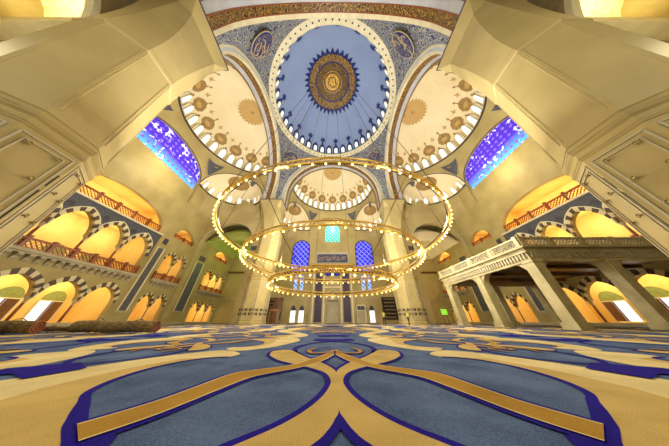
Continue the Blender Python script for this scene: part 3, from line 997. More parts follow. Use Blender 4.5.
    # columns between the arches
    for us, z0, h, bay, fl in ((B1, 6.95, 3.05, 'near', 'upper'), (B1, 0.05, 2.7, 'near', 'lower'), (B2, 6.95, 3.05, 'middle', 'upper'), (B2, .05, 2.65, 'middle', 'lower'), (B3, 6.95, 2.85, 'far', 'upper'), (B3, .05, 2.55, 'far', 'lower')):
        for i in range(1, len(us) - 1):
            if s > 0 and fl == 'lower' and us is B1 and i == 9: continue
            n_in = len(us) - 2
            pl = 'only' if n_in == 1 else ORD[i - 1]
            make_column(h, .13 if us is B1 else .09, 'dark red marble column, %s one in the %s arcade of the %s bay on the %s wall' % (pl, fl, bay, nm), (s * (XW + .32), us[i], z0))
    balustrade(s, 12.2, 28.5, 6.95, 8.1, 'long red lattice balustrade on corbels in the big %s gallery' % nm, posts=9)
    balustrade(s, 31.7, 37.5, 6.95, 8.0, 'short red lattice balustrade on corbels in the middle %s gallery' % nm, posts=4)
    balustrade(s, 44.4, 53.6, 6.95, 7.9, 'red lattice balustrade on corbels in the far %s gallery' % nm, posts=5)
    balustrade(s, 13.0, 28.0, 14.45, 15.75, 'red lattice balustrade across the wide top opening of the %s wall' % nm, posts=7, slab=False, out=.25)
    balustrade(s, 31.3, 36.5, 14.95, 15.75, 'red lattice balustrade in the small middle lunette of the %s wall' % nm, posts=3, slab=False, out=.15)
    balustrade(s, 45.3, 51.5, 14.95, 15.75, 'brown lattice balustrade in the small far lunette of the %s wall' % nm, posts=3, slab=False, out=.15)
    # big stained window
    m2 = MB()
    m2.prism(arch(YC - TW + .02, YC + TW - .02, 26.2, 29.4, 33.75, 24, 0), .35, .45, 'glass_purple', fr)
    wn = struct(m2.build(window_name()), 'wide violet stained glass window low on the %s side' % nm)
    m2 = MB()
    m2.box(YC - TW, YC + TW, 26.1, 26.3, .1, .5, 'gold_paint', fr)
    m2.build('sill', wn)
    # lamps in the galleries
    for (y0, y1, n) in ((13, 28.4, 3), (32, 37.6, 1), (45, 53.5, 2)):
        for k in range(n):
            yy = y0 + (y1 - y0) * (k + .5) / n
            light('POINT', (s * (XW + 4.0), yy, 12.2 if y0 < 20 else 11.6), 560 if y0 < 20 else 620, AMBER, .25, name='gallery_lamp')
            light('POINT', (s * (XW + 4.2), yy, 5.3), 620, AMBER, .25, name='gallery_lamp')
            light('POINT', (s * (XW + 3.8), yy, 16.6), 620 if y0 < 20 else 420, (1, .8, .4), .25, name='gallery_lamp')

# ------------------------------------------------------------------ corner bays
for s in (-1, 1):
    mb = MB()
    # vault of the corner bay
    x0, x1, y0, y1 = 18.4, 33.4, 38.9, 54.3
    rows = []
    for j in range(13):
        v = j / 12
        rows.append([(s * (x0 + (x1 - x0) * i / 12), y0 + (y1 - y0) * v, 17.5 + 6.5 * math.sqrt(max(0, math.sin(PI * i / 12) * math.sin(PI * v)))) for i in range(13)])
    mb.grid(rows, 'green_vault' if s < 0 else 'dome_cream')
    mb.box(s * 18.2, s * 33.6, 38.4, 54.6, 24.1, 24.3, 'stone')
    struct(mb.build('ceiling', recalc=False), 'vault of the far %s corner bay' % ('left' if s < 0 else 'right'))
    light('POINT', (s * 26, 46.5, 13.5), 1500, (.80, 1.0, .30) if s < 0 else (1, .84, .34), .4, name='corner_lamp')

# ------------------------------------------------------------------ far wall with the prayer niche
YW = YC + 33.5
ff = lambda u, v, w_: (u, YW + w_, v)
mb = MB()
wins = []
lows = [-11.45, -9.05, 9.05, 11.45, 7.2, -17.3 - 6.2, 23.8]
lows = [-11.3, -8.9, 8.9, 11.3, -24.5, 24.5]
holes = []
for c in lows: holes.append(arch(c - .75, c + .75, .05, 3.0, 4.25, 10, .4))
mids = [-11.5, -9.6, 9.6, 11.5, -25.2, 25.2]
for c in mids: holes.append(arch(c - .62, c + .62, 8.0, 11.4, 12.6, 8, .3))
for c in (-10.9, 10.9): holes.append(arch(c - 2.9, c + 2.9, 13.9, 21.6, 24.3, 20, .15))
holes.append(arch(-2.8, 2.8, 23.7, 28.6, 31.4, 20, .15))
for z0, z1, cuts in ((0, 6.3, (-34, -18, -10.1, -5, 5, 10.1, 18, 34)), (6.3, 13.2, (-34, -18, -10.55, -5, 5, 10.55, 18, 34)), (13.2, 37, (-34, -5, 5, 34))):
    for a, b in zip(cuts, cuts[1:]):
        hs = [h for h in holes if min(p[0] for p in h) > a and max(p[0] for p in h) < b and min(p[1] for p in h) > z0 and max(p[1] for p in h) < z1]
        mb.holed([(a, z0), (a, z1), (b, z1), (b, z0)], hs, 0, 1.0, 'stone_smooth', ff)
fw = struct(mb.build('wall_far'), 'far wall of pale stone with the prayer niche and coloured windows')
mb = MB()
mb.box(-33.5, -6.5, 12.95, 13.5, -.35, .1, 'wood_dark', ff); mb.box(6.5, 33.5, 12.95, 13.5, -.35, .1, 'wood_dark', ff)
mb.box(-33.5, 33.5, 5.75, 5.9, -.12, .1, 'stone_grey', ff)
mb.build('string_course', fw)
for c in lows:
    rt = MB(); rt.box(c - .75, c + .75, .05, .2, .2, .8, 'cream', ff)
    rt.box(c - .06, c + .06, .2, 3.0, .55, .65, 'stone_grey', ff); rt.box(c - .75, c + .75, 2.95, 3.1, .5, .7, 'wood_dark', ff)
    o = struct(rt.build(window_name()), 'tall lower window in the far wall with a dark arched head')
    rt = MB(); rt.box(c - .72, c + .72, .2, 2.95, .62, .68, 'day_window', ff); rt.build('pane', o)
    rt = MB(); rt.prism(arch(c - .73, c + .73, 3.05, 3.08, 4.2, 10, .4), .6, .7, 'slate_dark', ff); rt.build('lunette', o)
for c in mids:
    rt = MB(); rt.prism(arch(c - .6, c + .6, 8.0, 11.4, 12.55, 8, .3), .45, .55, 'glass_blue', ff)
    struct(rt.build(window_name()), 'slim pale blue stained glass window in the far wall')
for c in (-10.9, 10.9):
    rt = MB(); rt.prism(arch(c - 2.88, c + 2.88, 13.95, 21.6, 24.25, 20, .15), .45, .55, 'glass_violet', ff)
    o = struct(rt.build(window_name()), 'tall violet leaded window %s of the prayer niche' % ('left' if c < 0 else 'right'))
    rt = MB()
    a = arch(c - 2.9, c + 2.9, 13.9, 21.6, 24.3, 20, .15)
    rt.tube([ff(u, v, -.02) for u, v in a], .16, 'slate_dark', 5); rt.build('frame', o)
rt = MB(); rt.prism(arch(-2.75, 2.75, 23.75, 28.6, 31.35, 20, .15), .45, .55, 'glass_teal', ff)
struct(rt.build(window_name()), 'arched turquoise leaded window high over the prayer niche')

# the prayer niche block
root = thing('prayer_niche', 'carved pale stone prayer niche between dark violet patterned strips on the far wall', 'prayer niche', (0, YW - .03, 0))
pf = lambda u, v, w_: (u, w_, v)
mb = MB()
outer = [(-6.6, 0), (-6.6, 15.6), (6.6, 15.6), (6.6, 0), (1.75, 0)]
nic = arch(-1.75, 1.75, 0, 5.2, 7.6, 14, .5)
mb.holed([(-6.6, 0), (-6.6, 15.7), (6.6, 15.7), (6.6, 0)] + nic[::-1], [], -1.1, -.02, 'stone_smooth', pf)
sur = mb.build('surround', root)
mb = MB(); mb.prism(nic, -.45, -.05, 'stone_grey', pf)
nb_ = mb.build('niche_back', root)
for k in range(3):
    mb = MB()
    e = .35 + .3 * k
    o1 = arch(-1.75 - e, 1.75 + e, 0, 5.2, 7.6 + e, 14, .5); i1 = arch(-1.75 - e + .12, 1.75 + e - .12, 0, 5.2, 7.6 + e - .14, 14, .5)
    mb.tube([pf(u, v, -1.12) for u, v in o1], .07, 'cream' if k % 2 else 'stone_grey', 4)
    mb.build('moulding', sur)
for sx in (-1, 1):
    mb = MB(); mb.box(sx * 3.1, sx * 5.15, .25, 15.2, -1.2, -1.05, 'panel_violet', pf)
    mb.build('patterned_strip', root, label='dark violet patterned strip')
    mb = MB(); mb.box(sx * 2.35, sx * 2.75, 0, 12.0, -1.35, -1.05, 'cream', pf); mb.box(sx * 5.5, sx * 5.9, 0, 15.2, -1.3, -1.05, 'cream', pf)
    mb.build('pilaster', root)
mb = MB(); mb.box(-2.4, 2.4, 8.6, 9.0, -1.25, -1.05, 'cream', pf); mb.box(-1.9, 1.9, 9.4, 10.9, -1.2, -1.05, 'script_gold', pf); mb.box(-1.7, 1.7, 9.55, 10.75, -1.23, -1.15, 'stone_grey', pf)
mb.build('inscription_plate', root)
for k in range(7):
    mb = MB(); r_ = 1.5 - k * .2
    mb.lathe([(r_, 5.3 + k * .32), (r_ * .93, 5.55 + k * .32), (r_ * .8, 5.6 + k * .32)], 'cream' if k % 2 else 'stone_grey', c=(0, -.55, 0), n=12)
    mb.build('stalactite_tier', nb_)
mb = MB(); mb.box(-6.6, 6.6, 14.2, 15.1, -1.5, -.9, 'wood_dark', pf); mb.box(-6.8, 6.8, 15.1, 15.35, -1.7, -.8, 'gold_paint', pf)
mb.build('cornice', root)
# violet swags over the niche
for c in (-1.35, 1.35):
    mb = MB()
    rows = []
    for j in range(9):
        v = j / 8
        rows.append([(c + 1.3 * math.sin(PI / 2 * u / 6) , YW - 1.55 - .25 * math.cos(3 * PI * u / 6) * v, 14.1 - v * (2.3 * (1 - (abs(u) / 6) ** 2 * .8))) for u in range(-6, 7)])
    mb.grid(rows, 'velvet_violet')
    tag(mb.build('curtain_swag', smooth=True), 'gathered violet swag over the prayer niche, %s of two' % ('left' if c < 0 else 'right'), 'curtain', 'swags over the niche')
# blue script panel
root = thing('inscription_board', 'wide dark blue panel with pale script high over the prayer niche', 'sign', (0, YW - .2, 16.4))
mb = MB(); mb.box(-5.6, 5.6, -.35, 3.6, 0, .2, 'stone_grey', pf); mb.build('frame', root)
mb = MB(); mb.box(-5.1, 5.1, 0, 2.75, -.1, .02, 'panel_blue', pf); mb.build('board', root)
random.seed(11)
mb = MB()
for k in range(22):
    x = -4.7 + k * .44
    mb.tube([pf(x + .5 * math.sin(t * 2.1 + k), 1.35 + (random.random() - .5) * .5 + .75 * math.cos(t * 1.7 + k * .9), -.14) for t in (0, .5, 1.0, 1.5, 2.0)], .05, 'script_gold', 4)
mb.build('script', root)
# the two black boards with six lines of script
for sx, xc, w_, z0, z1 in ((-1, -16.6, 3.9, .9, 6.0), (1, 16.4, 3.9, .9, 6.2)):
    root = thing('inscription_board', 'tall black board with six lines of pale script beside the %s far pier' % ('left' if sx < 0 else 'right'), 'sign', (xc, YW - .3, z0), 'black script boards')
    h = z1 - z0
    mb = MB(); mb.box(-w_ / 2, w_ / 2, 0, h, 0, .12, 'black_board', pf); bd = mb.build('board', root)
    mb = MB()
    for a, b, c_, d in ((-w_ / 2 - .1, w_ / 2 + .1, -.1, 0), (-w_ / 2 - .1, w_ / 2 + .1, h, h + .1)): mb.box(a, b, c_, d, -.08, .14, 'wood_dark', pf)
    for a in (-w_ / 2 - .1, w_ / 2): mb.box(a, a + .1, 0, h, -.08, .14, 'wood_dark', pf)
    mb.build('frame', root)
    for l in range(6):
        mb = MB(); zz = h - (l + .5) * h / 6
        for k in range(6):
            x = -w_ / 2 + .5 + k * (w_ - .9) / 6
            mb.tube([pf(x + .28 * t, zz + .17 * math.sin(t * 5 + k * 1.7 + l), -.05) for t in (0, .4, .8, 1.2, 1.6)], .055, 'script_gold', 4)
        mb.build('script_line', bd)
# framed doorway right of the niche
root = thing('framed_door', 'pale timber framed glass door right of the prayer niche', 'door', (8.1, YW - .6, .03))
mb = MB()
for a, b, c_, d in ((-1.3, -1.05, 0, 4.0), (1.05, 1.3, 0, 4.0), (-1.3, 1.3, 4.0, 4.3), (-1.05, 1.05, 2.9, 3.05)): mb.box(a, b, c_, d, -.15, .15, 'cream', pf)
mb.build('frame', root)
mb = MB(); mb.box(-1.05, 1.05, 0, 2.9, -.03, .03, 'stone_grey', pf); mb.build('leaf', root)
mb = MB(); mb.box(-1.05, -.1, 3.1, 3.95, -.03, .03, 'slate_dark', pf); mb.box(.1, 1.05, 3.1, 3.95, -.03, .03, 'slate_dark', pf); mb.build('transom', root)

# ------------------------------------------------------------------ piers
def octa(c, w_, z, sx, fy):
    q = w_ / 2; t = q * math.tan(PI / 8)
    pts = [(q, -t), (q, t), (t, q), (-t, q), (-q, t), (-q, -t), (-t, -q), (t, -q)]
    return [(c[0] + x, c[1] + y, z) for x, y in pts]
def pier(sx, far):
    cx, cy = sx * 15.53, (37.45 if far else 4.45)
    where = ('far ' if far else 'near ') + ('left' if sx < 0 else 'right')
    root = thing('pier', 'huge %s pier of pale stone carrying the great arches' % where, 'pier', (cx, cy, .03), 'great piers under the dome')
    C0 = (0, 0)
    ly = 0.55 if far else -0.55
    def O(w_, z):
        k = 0 if z < 8.85 else min(1, (z - 8.8) / 7.7)
        return octa((sx * -.0 + sx * .15 * k, ly * k), w_, z, sx, 1)
    mb = MB(); mb.grid([O(5.15, 0), O(5.15, .35), O(4.9, .45), O(4.9, 7.6)], 'stone', closed=True); drum = mb.build('drum', root)
    mb = MB(); mb.grid([O(4.9, 7.35), O(4.99, 7.4), O(4.99, 7.55), O(4.93, 7.62), O(4.93, 7.8), O(5.13, 7.92), O(5.13, 8.12), O(5.0, 8.25), O(4.8, 8.4)], 'stone', closed=True); mb.grid([O(5.135, 7.98), O(5.16, 8.0), O(5.16, 8.06), O(5.135, 8.08)], 'marble_brown', closed=True); mb.grid([O(4.995, 7.45), O(5.02, 7.47), O(5.02, 7.52), O(4.995, 7.54)], 'marble_brown', closed=True); mb.build('cornice', root)
    mb = MB(); mb.grid([O(4.85, 8.4), O(4.9, 16.4)], 'stone_smooth', closed=True); shaft = mb.build('shaft', root)
    mb = MB(); mb.grid([O(4.9, 16.2), O(5.02, 16.35), O(5.02, 16.7), O(4.95, 16.8)], 'stone_smooth', closed=True); mb.build('crown_ring', root)
    # transition to the square head
    sc_, hs = (sx * -17.05 * -1, 3), 3.0
    sy = (38.0 if far else 3.9) - cy
    sxx = sx * 17.05 - cx
    def sq(h, z, ch):
        q = h; t = h - ch
        pts = [(q, -t), (q, t), (t, q), (-t, q), (-q, t), (-q, -t), (-t, -q), (t, -q)]
        return [(sxx + x, sy + y, z) for x, y in pts]
    mb = MB()
    a = O(4.95, 16.8); b = sq(2.75, 26.0, .8); c = sq(3.0, 28.0, .05)
    rows = []
    for k in range(7):
        t = k / 6; tt = t ** 1.6
        rows.append([tuple(p[i] + (q[i] - p[i]) * (tt if i < 2 else t) for i in range(3)) for p, q in zip(a, b)])
    rows.append(c)
    mb.grid(rows, 'stone_smooth', closed=True)
    mb.add(c, 'stone_smooth'); mb.build('head', root)
    mb = MB(); c2 = sq(3.1, 28.0, .05); c3 = sq(3.1, 28.12, .05); mb.grid([sq(3.0, 27.98, .05), c2, c3, sq(2.9, 28.12, .05)], 'line_dark', closed=True); mb.build('top_moulding', root)
    # framed panels, slots and knobs on each face of the drum and shaft
    q = 2.45; t = q * math.tan(PI / 8)
    for f in range(8):
        an = f * PI / 4
        n = Vector((math.cos(an), math.sin(an))); u_ = Vector((-n.y, n.x))
        seen = n.dot(Vector((-cx, -cy if far else (3 - cy) + 6))) > -2.0
        if not seen: continue
        ap = 2.45
        G = lambda u, v, w_, n=n, u_=u_: (n.x * (ap + w_) + u_.x * u, n.y * (ap + w_) + u_.y * u, v)
        mb = MB()
        h1 = 7.1
        for off, wd in ((.0, .07), (.22, .05)):
            a0 = t - .18 - off
            path = [(-a0, .7 + off), (-a0, h1 - off - .0), (a0, h1 - off), (a0, .7 + off)]
            for i in range(4):
                p0 = path[i]; p1 = path[(i + 1) % 4]
                if abs(p0[0] - p1[0]) < .01: mb.box(p0[0] - wd / 2, p0[0] + wd / 2, min(p0[1], p1[1]), max(p0[1], p1[1]), -.02, .05, 'stone_grey', G)
                else: mb.box(min(p0[0], p1[0]), max(p0[0], p1[0]), p0[1] - wd / 2, p0[1] + wd / 2, -.02, .05, 'stone_grey', G)
        mb.build('panel_frame', drum)
        mb = MB()
        for z0, z1 in ((.9, 3.0), (3.3, 5.3), (5.55, 6.2)):
            mb.box(t - .10, t - .05, z0, z1, -.03, .012, 'vent_dark', G)
        mb.build('slot', drum)
        # shallow vertical bead of the shaft
        mb = MB()
        A = Vector(G(0, 8.85, 0)) ; 
        
        def GS(u, z, w_):
            k = min(1, (z - 8.8) / 7.7)
            ap2 = 2.425 + .025 * k
            return (n.x * (ap2 + w_) + u_.x * u + sx * .15 * k, n.y * (ap2 + w_) + u_.y * u + ly * k, z)
        for uu in (-1.0, 1.0):
            kx = 1.0
            mb.grid([[GS(uu * .9 + d, z, w2) for z in (8.8, 16.2)] for d, w2 in ((-.05, 0), (-.025, .03), (.025, .03), (.05, 0))], 'stone_smooth')
        mb.build('bead', shaft)
        if not far:
            for z, uu in ((4.3, -.45), (4.3, .45), (5.55, -.45), (5.55, .45), (6.75, -.45), (6.75, .45)):
                kb = MB()
                kb.tube([G(uu, z, 0), G(uu, z, .12)], .035, 'knob', 8)
                kb.tube([G(uu + .085 * math.cos(a_), z + .085 * math.sin(a_), .12) for a_ in [2 * PI * i / 12 for i in range(12)]], .022, 'knob', 6, closed=True)
                kb.build('ring_hook', drum)
        else:
            for uc in (-.55, .55):
                for zc in (1.35, 2.0):
                    mb = MB()
                    for j in range(3): mb.box(uc - .38 + j * .27, uc - .16 + j * .27, zc, zc + .42, -.02, .03, 'vent_dark', G)
                    mb.build('vent', drum)
    return root
for sx in (-1, 1):
    for far in (False, True): pier(sx, far)

# ------------------------------------------------------------------ walls of the rear aisles beside the camera
for s in (-1, 1):
    nm = 'left' if s < 0 else 'right'
    XR = 22.0
    fr = lambda u, v, w_, s=s: (s * (XR + w_), u, v)
    mb = MB()
    op = arch(-17.05, 2.95, 0.0, 19.6, 29.6, 40, 0)
    mb.holed([(-24, 0), (-24, 46), (4.4, 46), (4.4, 0), (2.95, 0)] + op[::-1][1:-1] + [(-17.05, 0)], [], 0, .8, 'marble_brown', fr)
    o = struct(mb.build('wall_rear_' + nm), 'brown marble aisle wall %s of the camera with one great arch' % nm)
    mb = MB()
    ring_o = arch(-17.05, 2.95, 19.0, 19.6, 29.6, 40, 0)[1:-1]; ring_i = arch(-16.6, 2.5, 19.0, 19.6, 29.15, 40, 0)[1:-1]
    mb.grid([[fr(u, v, w_) for u, v in q] for q, w_ in ((ring_o, -.02), (ring_i, -.02), (ring_i, .8), (ring_o, .8))], 'cream')
    mb.build('arch_lining', o)
    mb = MB()
    mb.box(2.2, 3.3, 18.9, 19.5, -.4, 1.1, 'cream', fr); mb.box(2.4, 3.2, 18.5, 18.9, -.2, .95, 'cream', fr); mb.build('impost', o)
    # the aisle behind
    mb = MB()
    mb.box(s * 22.2, s * 33.4, 3.3, 3.9, 0, 37, 'marble_brown')
    o = struct(mb.build('wall_aisle_' + nm), 'brown marble cross wall inside the %s rear aisle' % nm)
    mb = MB(); mb.box(s * 23.5, s * 33.4, 2.1, 3.3, 22.6, 25.4, 'cream'); mb.build('beam', o, label='broad pale cornice')
    mb = MB()
    rows = [[(s * (23.5 + 10 * i / 8), 3.3 - 18 * (1 - math.cos(PI / 2 * j / 8)) , 27 + 8 * math.sin(PI / 2 * j / 8)) for i in range(9)] for j in range(9)]
    mb.grid(rows, 'mosaic_vault' if 'mosaic_vault' in M else 'gallery_yellow')
    mb.box(s * 23.5, s * 33.4, 3.2, 3.28, 25.4, 36, 'gallery_yellow')
    struct(mb.build('ceiling', recalc=False), 'golden lit vault of the %s rear aisle' % nm)
    light('POINT', (s * 27, -3.2, 17.5), 2600, (1, .86, .52), .4, name='aisle_lamp')
    light('AREA', (s * 28.5, -1.5, 25.8), 2600, (1, .88, .5), 4, (PI, 0, 0), 'aisle_lamp')
# rear closing wall and the roof slabs over the rear aisles
mb = MB(); mb.box(-40, 40, -24.6, -24, 0, 60, 'stone')
struct(mb.build('wall_rear'), 'plain stone wall behind the camera')
mb = MB()
for s in (-1, 1): mb.box(s * 17.2, s * 42, -24, 4.2, 46, 46.4, 'stone')
mb.box(-17.2, 17.2, -24, -11, 46, 46.4, 'stone')
struct(mb.build('ceiling'), 'flat stone roof behind the camera')
for s in (-1, 1): light('AREA', (s * 9.5, -11.5, 11), 2300, (1, .93, .78), 5, (R(92), 0, 0), 'rear_fill_light')  # fill light added behind the camera, out of view, for piers and platform

# ------------------------------------------------------------------ muezzin platform on the right
PX0, PX1, PY0, PY1 = 17.3, 32.3, 14.0, 27.4
root = thing('muezzin_platform', 'raised marble platform on square columns with a pierced parapet, before the right wall', 'platform', (PX0, PY0, .03))
LX = PX1 - PX0; LY = PY1 - PY0
mb = MB()
mb.box(.02, LX, .02, LY, 5.755, 5.945, 'platform_stone'); mb.box(-.25, LX, -.25, LY + .2, 5.95, 6.1, 'platform_stone')
mb.box(.1, LX, .1, .45, 4.85, 5.75, 'platform_stone'); mb.box(.11, .44, .44, LY - .46, 4.86, 5.74, 'platform_stone'); mb.box(.1, LX, LY - .45, LY - .1, 4.85, 5.75, 'platform_stone')
mb.build('deck', root)
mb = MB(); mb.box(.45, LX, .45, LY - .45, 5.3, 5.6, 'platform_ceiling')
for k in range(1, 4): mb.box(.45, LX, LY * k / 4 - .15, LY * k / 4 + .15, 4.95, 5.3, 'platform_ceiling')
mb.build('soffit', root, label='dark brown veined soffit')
# row of small hanging niches under the cornice
mb = MB(); st = .32
k = 0
while k * st < LX - .6:
    x = .35 + k * st
    mb.box(x, x + .17, -.02, .12, 5.1, 5.55, 'stone_grey'); k += 1
k = 0
while k * st < LY - .6:
    y = .35 + k * st
    mb.box(-.02, .12, y, y + .17, 5.1, 5.55, 'stone_grey'); k += 1
mb.box(-.05, LX, -.05, .1, 5.55, 5.72, 'platform_stone'); mb.box(-.06, .09, .1, LY, 5.56, 5.73, 'platform_stone')
mb.build('dentil_row', root)
cols = [(.55, .55), (7.1, .55), (13.6, .55), (.55, 6.7), (.55, LY - .55), (7.1, LY - .55), (13.6, LY - .55)]
for (x, y) in cols:
    mb = MB()
    w_ = .42
    mb.box(x - w_ - .12, x + w_ + .12, y - w_ - .12, y + w_ + .12, 0, .45, 'platform_stone')
    mb.box(x - w_, x + w_, y - w_, y + w_, .45, 5.0, 'platform_stone')
    mb.box(x - w_ - .06, x + w_ + .06, y - w_ - .06, y + w_ + .06, 4.75, 5.0, 'platform_stone')
    mb.build('column', root)
# curved brackets where beam and column meet
def bracket(x, y, dx, dy):
    mb = MB(); L = 1.1
    pts = [(0, 0), (0, -1.2)] + [(L * (1 - math.cos(a)) , -1.2 + 1.2 * math.sin(a)) for a in [PI / 2 * i / 8 for i in range(1, 9)]]
    g = lambda u, v, w_: (x + dx * (.42 + u) + (w_ if dy else 0), y + dy * (.42 + u) + (w_ if dx else 0), 4.9 + v)
    mb.prism(pts, -.3, .3, 'platform_stone', g)
    mb.build('bracket', root)
for (x, y) in cols:
    if y < 1:
        if x < 13: bracket(x, y, 1, 0)
        if x > 1: bracket(x, y, -1, 0)
    if x < 1:
        if y < LY - 1: bracket(x, y, 0, 1)
        if y > 1: bracket(x, y, 0, -1)
# parapet
gx = lambda u, v, w_: (u, .05 + w_, v)
gy = lambda u, v, w_: (.05 + w_, u, v)
def parapet(g, L, n):
    pw = L / n
    for k in range(n):
        mb = MB(); a, b = k * pw + .16, (k + 1) * pw - .16
        mb.box(a, b, 6.1, 6.24, 0, .16, 'platform_stone', g); mb.box(a, b, 6.86, 7.0, -.04, .2, 'platform_stone', g)
        lattice(mb, g, a + .18, b - .18, 6.24, 6.86, .03, .12, 'stone_grey', .30, .07)
        mb.box(a, a + .18, 6.24, 6.86, .02, .14, 'platform_stone', g); mb.box(b - .18, b, 6.24, 6.86, .02, .14, 'platform_stone', g)
        mb.build('parapet_panel', root)
    for k in range(n + 1):
        mb = MB(); u = k * pw
        mb.box(u - .16, u + .16, 6.1, 7.06, -.06, .26, 'platform_stone', g); mb.build('parapet_post', root)
parapet(gx, LX, 5); parapet(gy, LY, 4)

# ------------------------------------------------------------------ chandelier
root = thing('chandelier', 'vast three ringed gilt chandelier with rows of small warm bulbs hanging from the blue dome', 'chandelier', (0, YC, 3.8))
RINGS = ((14.0, 9.2 - 3.8, 100), (10.6, 6.3 - 3.8, 70), (7.3, 0.0, 50))
bulbs = []
for ri, (rr, z, nb) in enumerate(RINGS):
    mb = MB()
    N = 120
    c = lambda r, zz: [(r * math.cos(2 * PI * i / N), r * math.sin(2 * PI * i / N), zz) for i in range(N)]
    mb.tube(c(rr, z), .07, 'gold', 6, closed=True)
    mb.tube(c(rr, z + .42), .07, 'gold', 6, closed=True)
    mb.tube(c(rr - .3, z + .2), .05, 'dark_bronze', 5, closed=True)
    for i in range(N):
        a = 2 * PI * i / N; b = 2 * PI * (i + .5) / N; cc = 2 * PI * (i + 1) / N
        P0 = (rr * math.cos(a), rr * math.sin(a), z); P1 = (rr * math.cos(b), rr * math.sin(b), z + .42); P2 = (rr * math.cos(cc), rr * math.sin(cc), z)
        mb.tube([P0, P1], .035, 'gold', 3); mb.tube([P1, P2], .035, 'gold', 3)
    ring_o = mb.build('ring', root)
    for i in range(nb):
        a = 2 * PI * (i + .5) / nb
        bulbs.append((rr * math.cos(a), rr * math.sin(a), z, ring_o))
def bulb_mb(mb, x, y, z):
    mb.lathe([(.05, 0), (.07, -.12), (.03, -.13)], 'gold', c=(x, y, z), n=6)
    mb.lathe([(.03, -.12), (.06, -.15), (.075, -.20), (.06, -.25), (.02, -.28)], 'bulb_glow', c=(x, y, z), n=8)
mb = MB(); bulb_mb(mb, 0, 0, 0)
b0 = mb.build('bulb')
me_b = b0.data
def cdist(b): return (b[0]) ** 2 + (b[1] + YC) ** 2 + (b[2] + 3.2) ** 2
bulbs.sort(key=cdist)
b0.location = bulbs[0][:3]; b0.parent = bulbs[0][3]
for b in bulbs[1:100]:
    o = bpy.data.objects.new('bulb', me_b); COL.objects.link(o); o.parent = b[3]; o.location = b[:3]
mb = MB()
for b in bulbs[100:]: bulb_mb(mb, *b[:3])
o = mb.build('bulb_row', root, kind='stuff')
# cables to the dome and between the rings
for k in range(12):
    a = 2 * PI * (k + .5) / 12
    mb = MB()
    top = (4.2 * math.cos(a), 4.2 * math.sin(a), 68.6 - 3.8)
    mb.tube([(14 * math.cos(a), 14 * math.sin(a), 5.8), top], .035, 'dark_bronze', 4)
    mb.build('cable', root)
for k in range(8):
    a = 2 * PI * (k + .5) / 8
    mb = MB(); mb.tube([(14 * math.cos(a), 14 * math.sin(a), 5.4), (10.6 * math.cos(a), 10.6 * math.sin(a), 2.9)], .03, 'dark_bronze', 4)
    mb.tube([(10.6 * math.cos(a), 10.6 * math.sin(a), 2.5), (7.3 * math.cos(a), 7.3 * math.sin(a), .4)], .03, 'dark_bronze', 4)
    mb.build('stay', root)

# ------------------------------------------------------------------ rolled carpets on the left
def carpet_roll(p0, p1, r, label, turns=3):
    p0 = Vector(p0); p1 = Vector(p1)
    root = thing('rolled_carpet', label, 'rolled carpet', tuple(p0), 'rolled carpets on the left')
    d = p1 - p0; L = d.length
    ang = math.atan2(d.y, d.x)
    root.rotation_euler[2] = ang
    N = 40 * turns
    prof = []
    for k in range(N + 1):
        t = k / N
        a = t * turns * 2 * PI
        rr = .12 * r + .88 * r * t
        prof.append((rr * math.cos(a), rr * math.sin(a)))
    th = .88 * r / turns * .62
    mb = MB()
    rows = []
    for xi in range(9):
        x = L * xi / 8
        sag = .02 * math.sin(xi * 1.3)
        rows.append([(x, y * 1.05, r + z * .97 + sag) for y, z in prof])
    mb.grid(rows, 'carpet_roll')
    rows = []
    for xi in (0, 8):
        x = L * xi / 8
        inner = [((q[0] ** 2 + q[1] ** 2) ** .5, math.atan2(q[1], q[0])) for q in prof]
        mb.grid([[(x, y * 1.05, r + z * .97) for y, z in prof], [(x, max(0, i[0] - th) * math.cos(i[1]) * 1.05, r + max(0, i[0] - th) * math.sin(i[1]) * .97) for i in inner]], 'red_marble' if xi else 'carpet_back')
    mb.build('roll', root, recalc=False)
    for x in (L * .25, L * .75):
        mb = MB()
        mb.tube([(x, (r * 1.05 + .015) * math.cos(a), r + (r * .97 + .02) * math.sin(a)) for a in [2 * PI * i / 20 for i in range(20)]], .02, 'wood_dark', 4, closed=True)
        mb.build('cord', root)
carpet_roll((-18.6, 9.4, .03), (-14.55, 9.9, .03), .31, 'thick brown carpet roll at the far left edge of the floor')
carpet_roll((-14.0, 10.9, .03), (-9.6, 10.9, .03), .31, 'thick mottled carpet roll lying before the left arcade')
carpet_roll((-22.0, 12.2, .03), (-15.1, 12.0, .03), .15, 'long thin carpet roll on the floor behind the thicker rolls')

# ------------------------------------------------------------------ preacher's chair beside the far left pier
root = thing('preacher_pulpit', 'carved brown wooden pulpit with a stair beside the far left pier', 'pulpit', (-12.9, 43.0, .03))
mb = MB(); mb.box(-.9, .9, -.9, .9, 0, 2.2, 'wood_dark'); mb.box(-1.0, 1.0, -1.0, 1.0, 2.2, 2.4, 'red_marble')
for x in (-.9, .9): mb.box(x - .08, x + .08, -.98, -.9, .1, 2.2, 'marble_brown')
mb.build('body', root)
mb = MB(); mb.box(-1.0, 1.0, .85, 1.0, 2.4, 4.4, 'wood_dark'); mb.prism([(-1.0, 4.4), (1.0, 4.4), (.55, 4.8), (0, 5.1), (-.55, 4.8)], .85, 1.0, 'wood_dark', lambda u, v, w_: (u, w_, v)); mb.build('backrest', root)
for x in (-1, 1):
    mb = MB(); mb.box(x - .06, x + .06, -1.0, 1.0, 2.4, 3.2, 'wood_dark'); mb.build('armrest', root)
mb = MB(); mb.box(-.85, .85, -.85, .8, 2.4, 2.6, 'marble_brown'); mb.build('cushion', root)
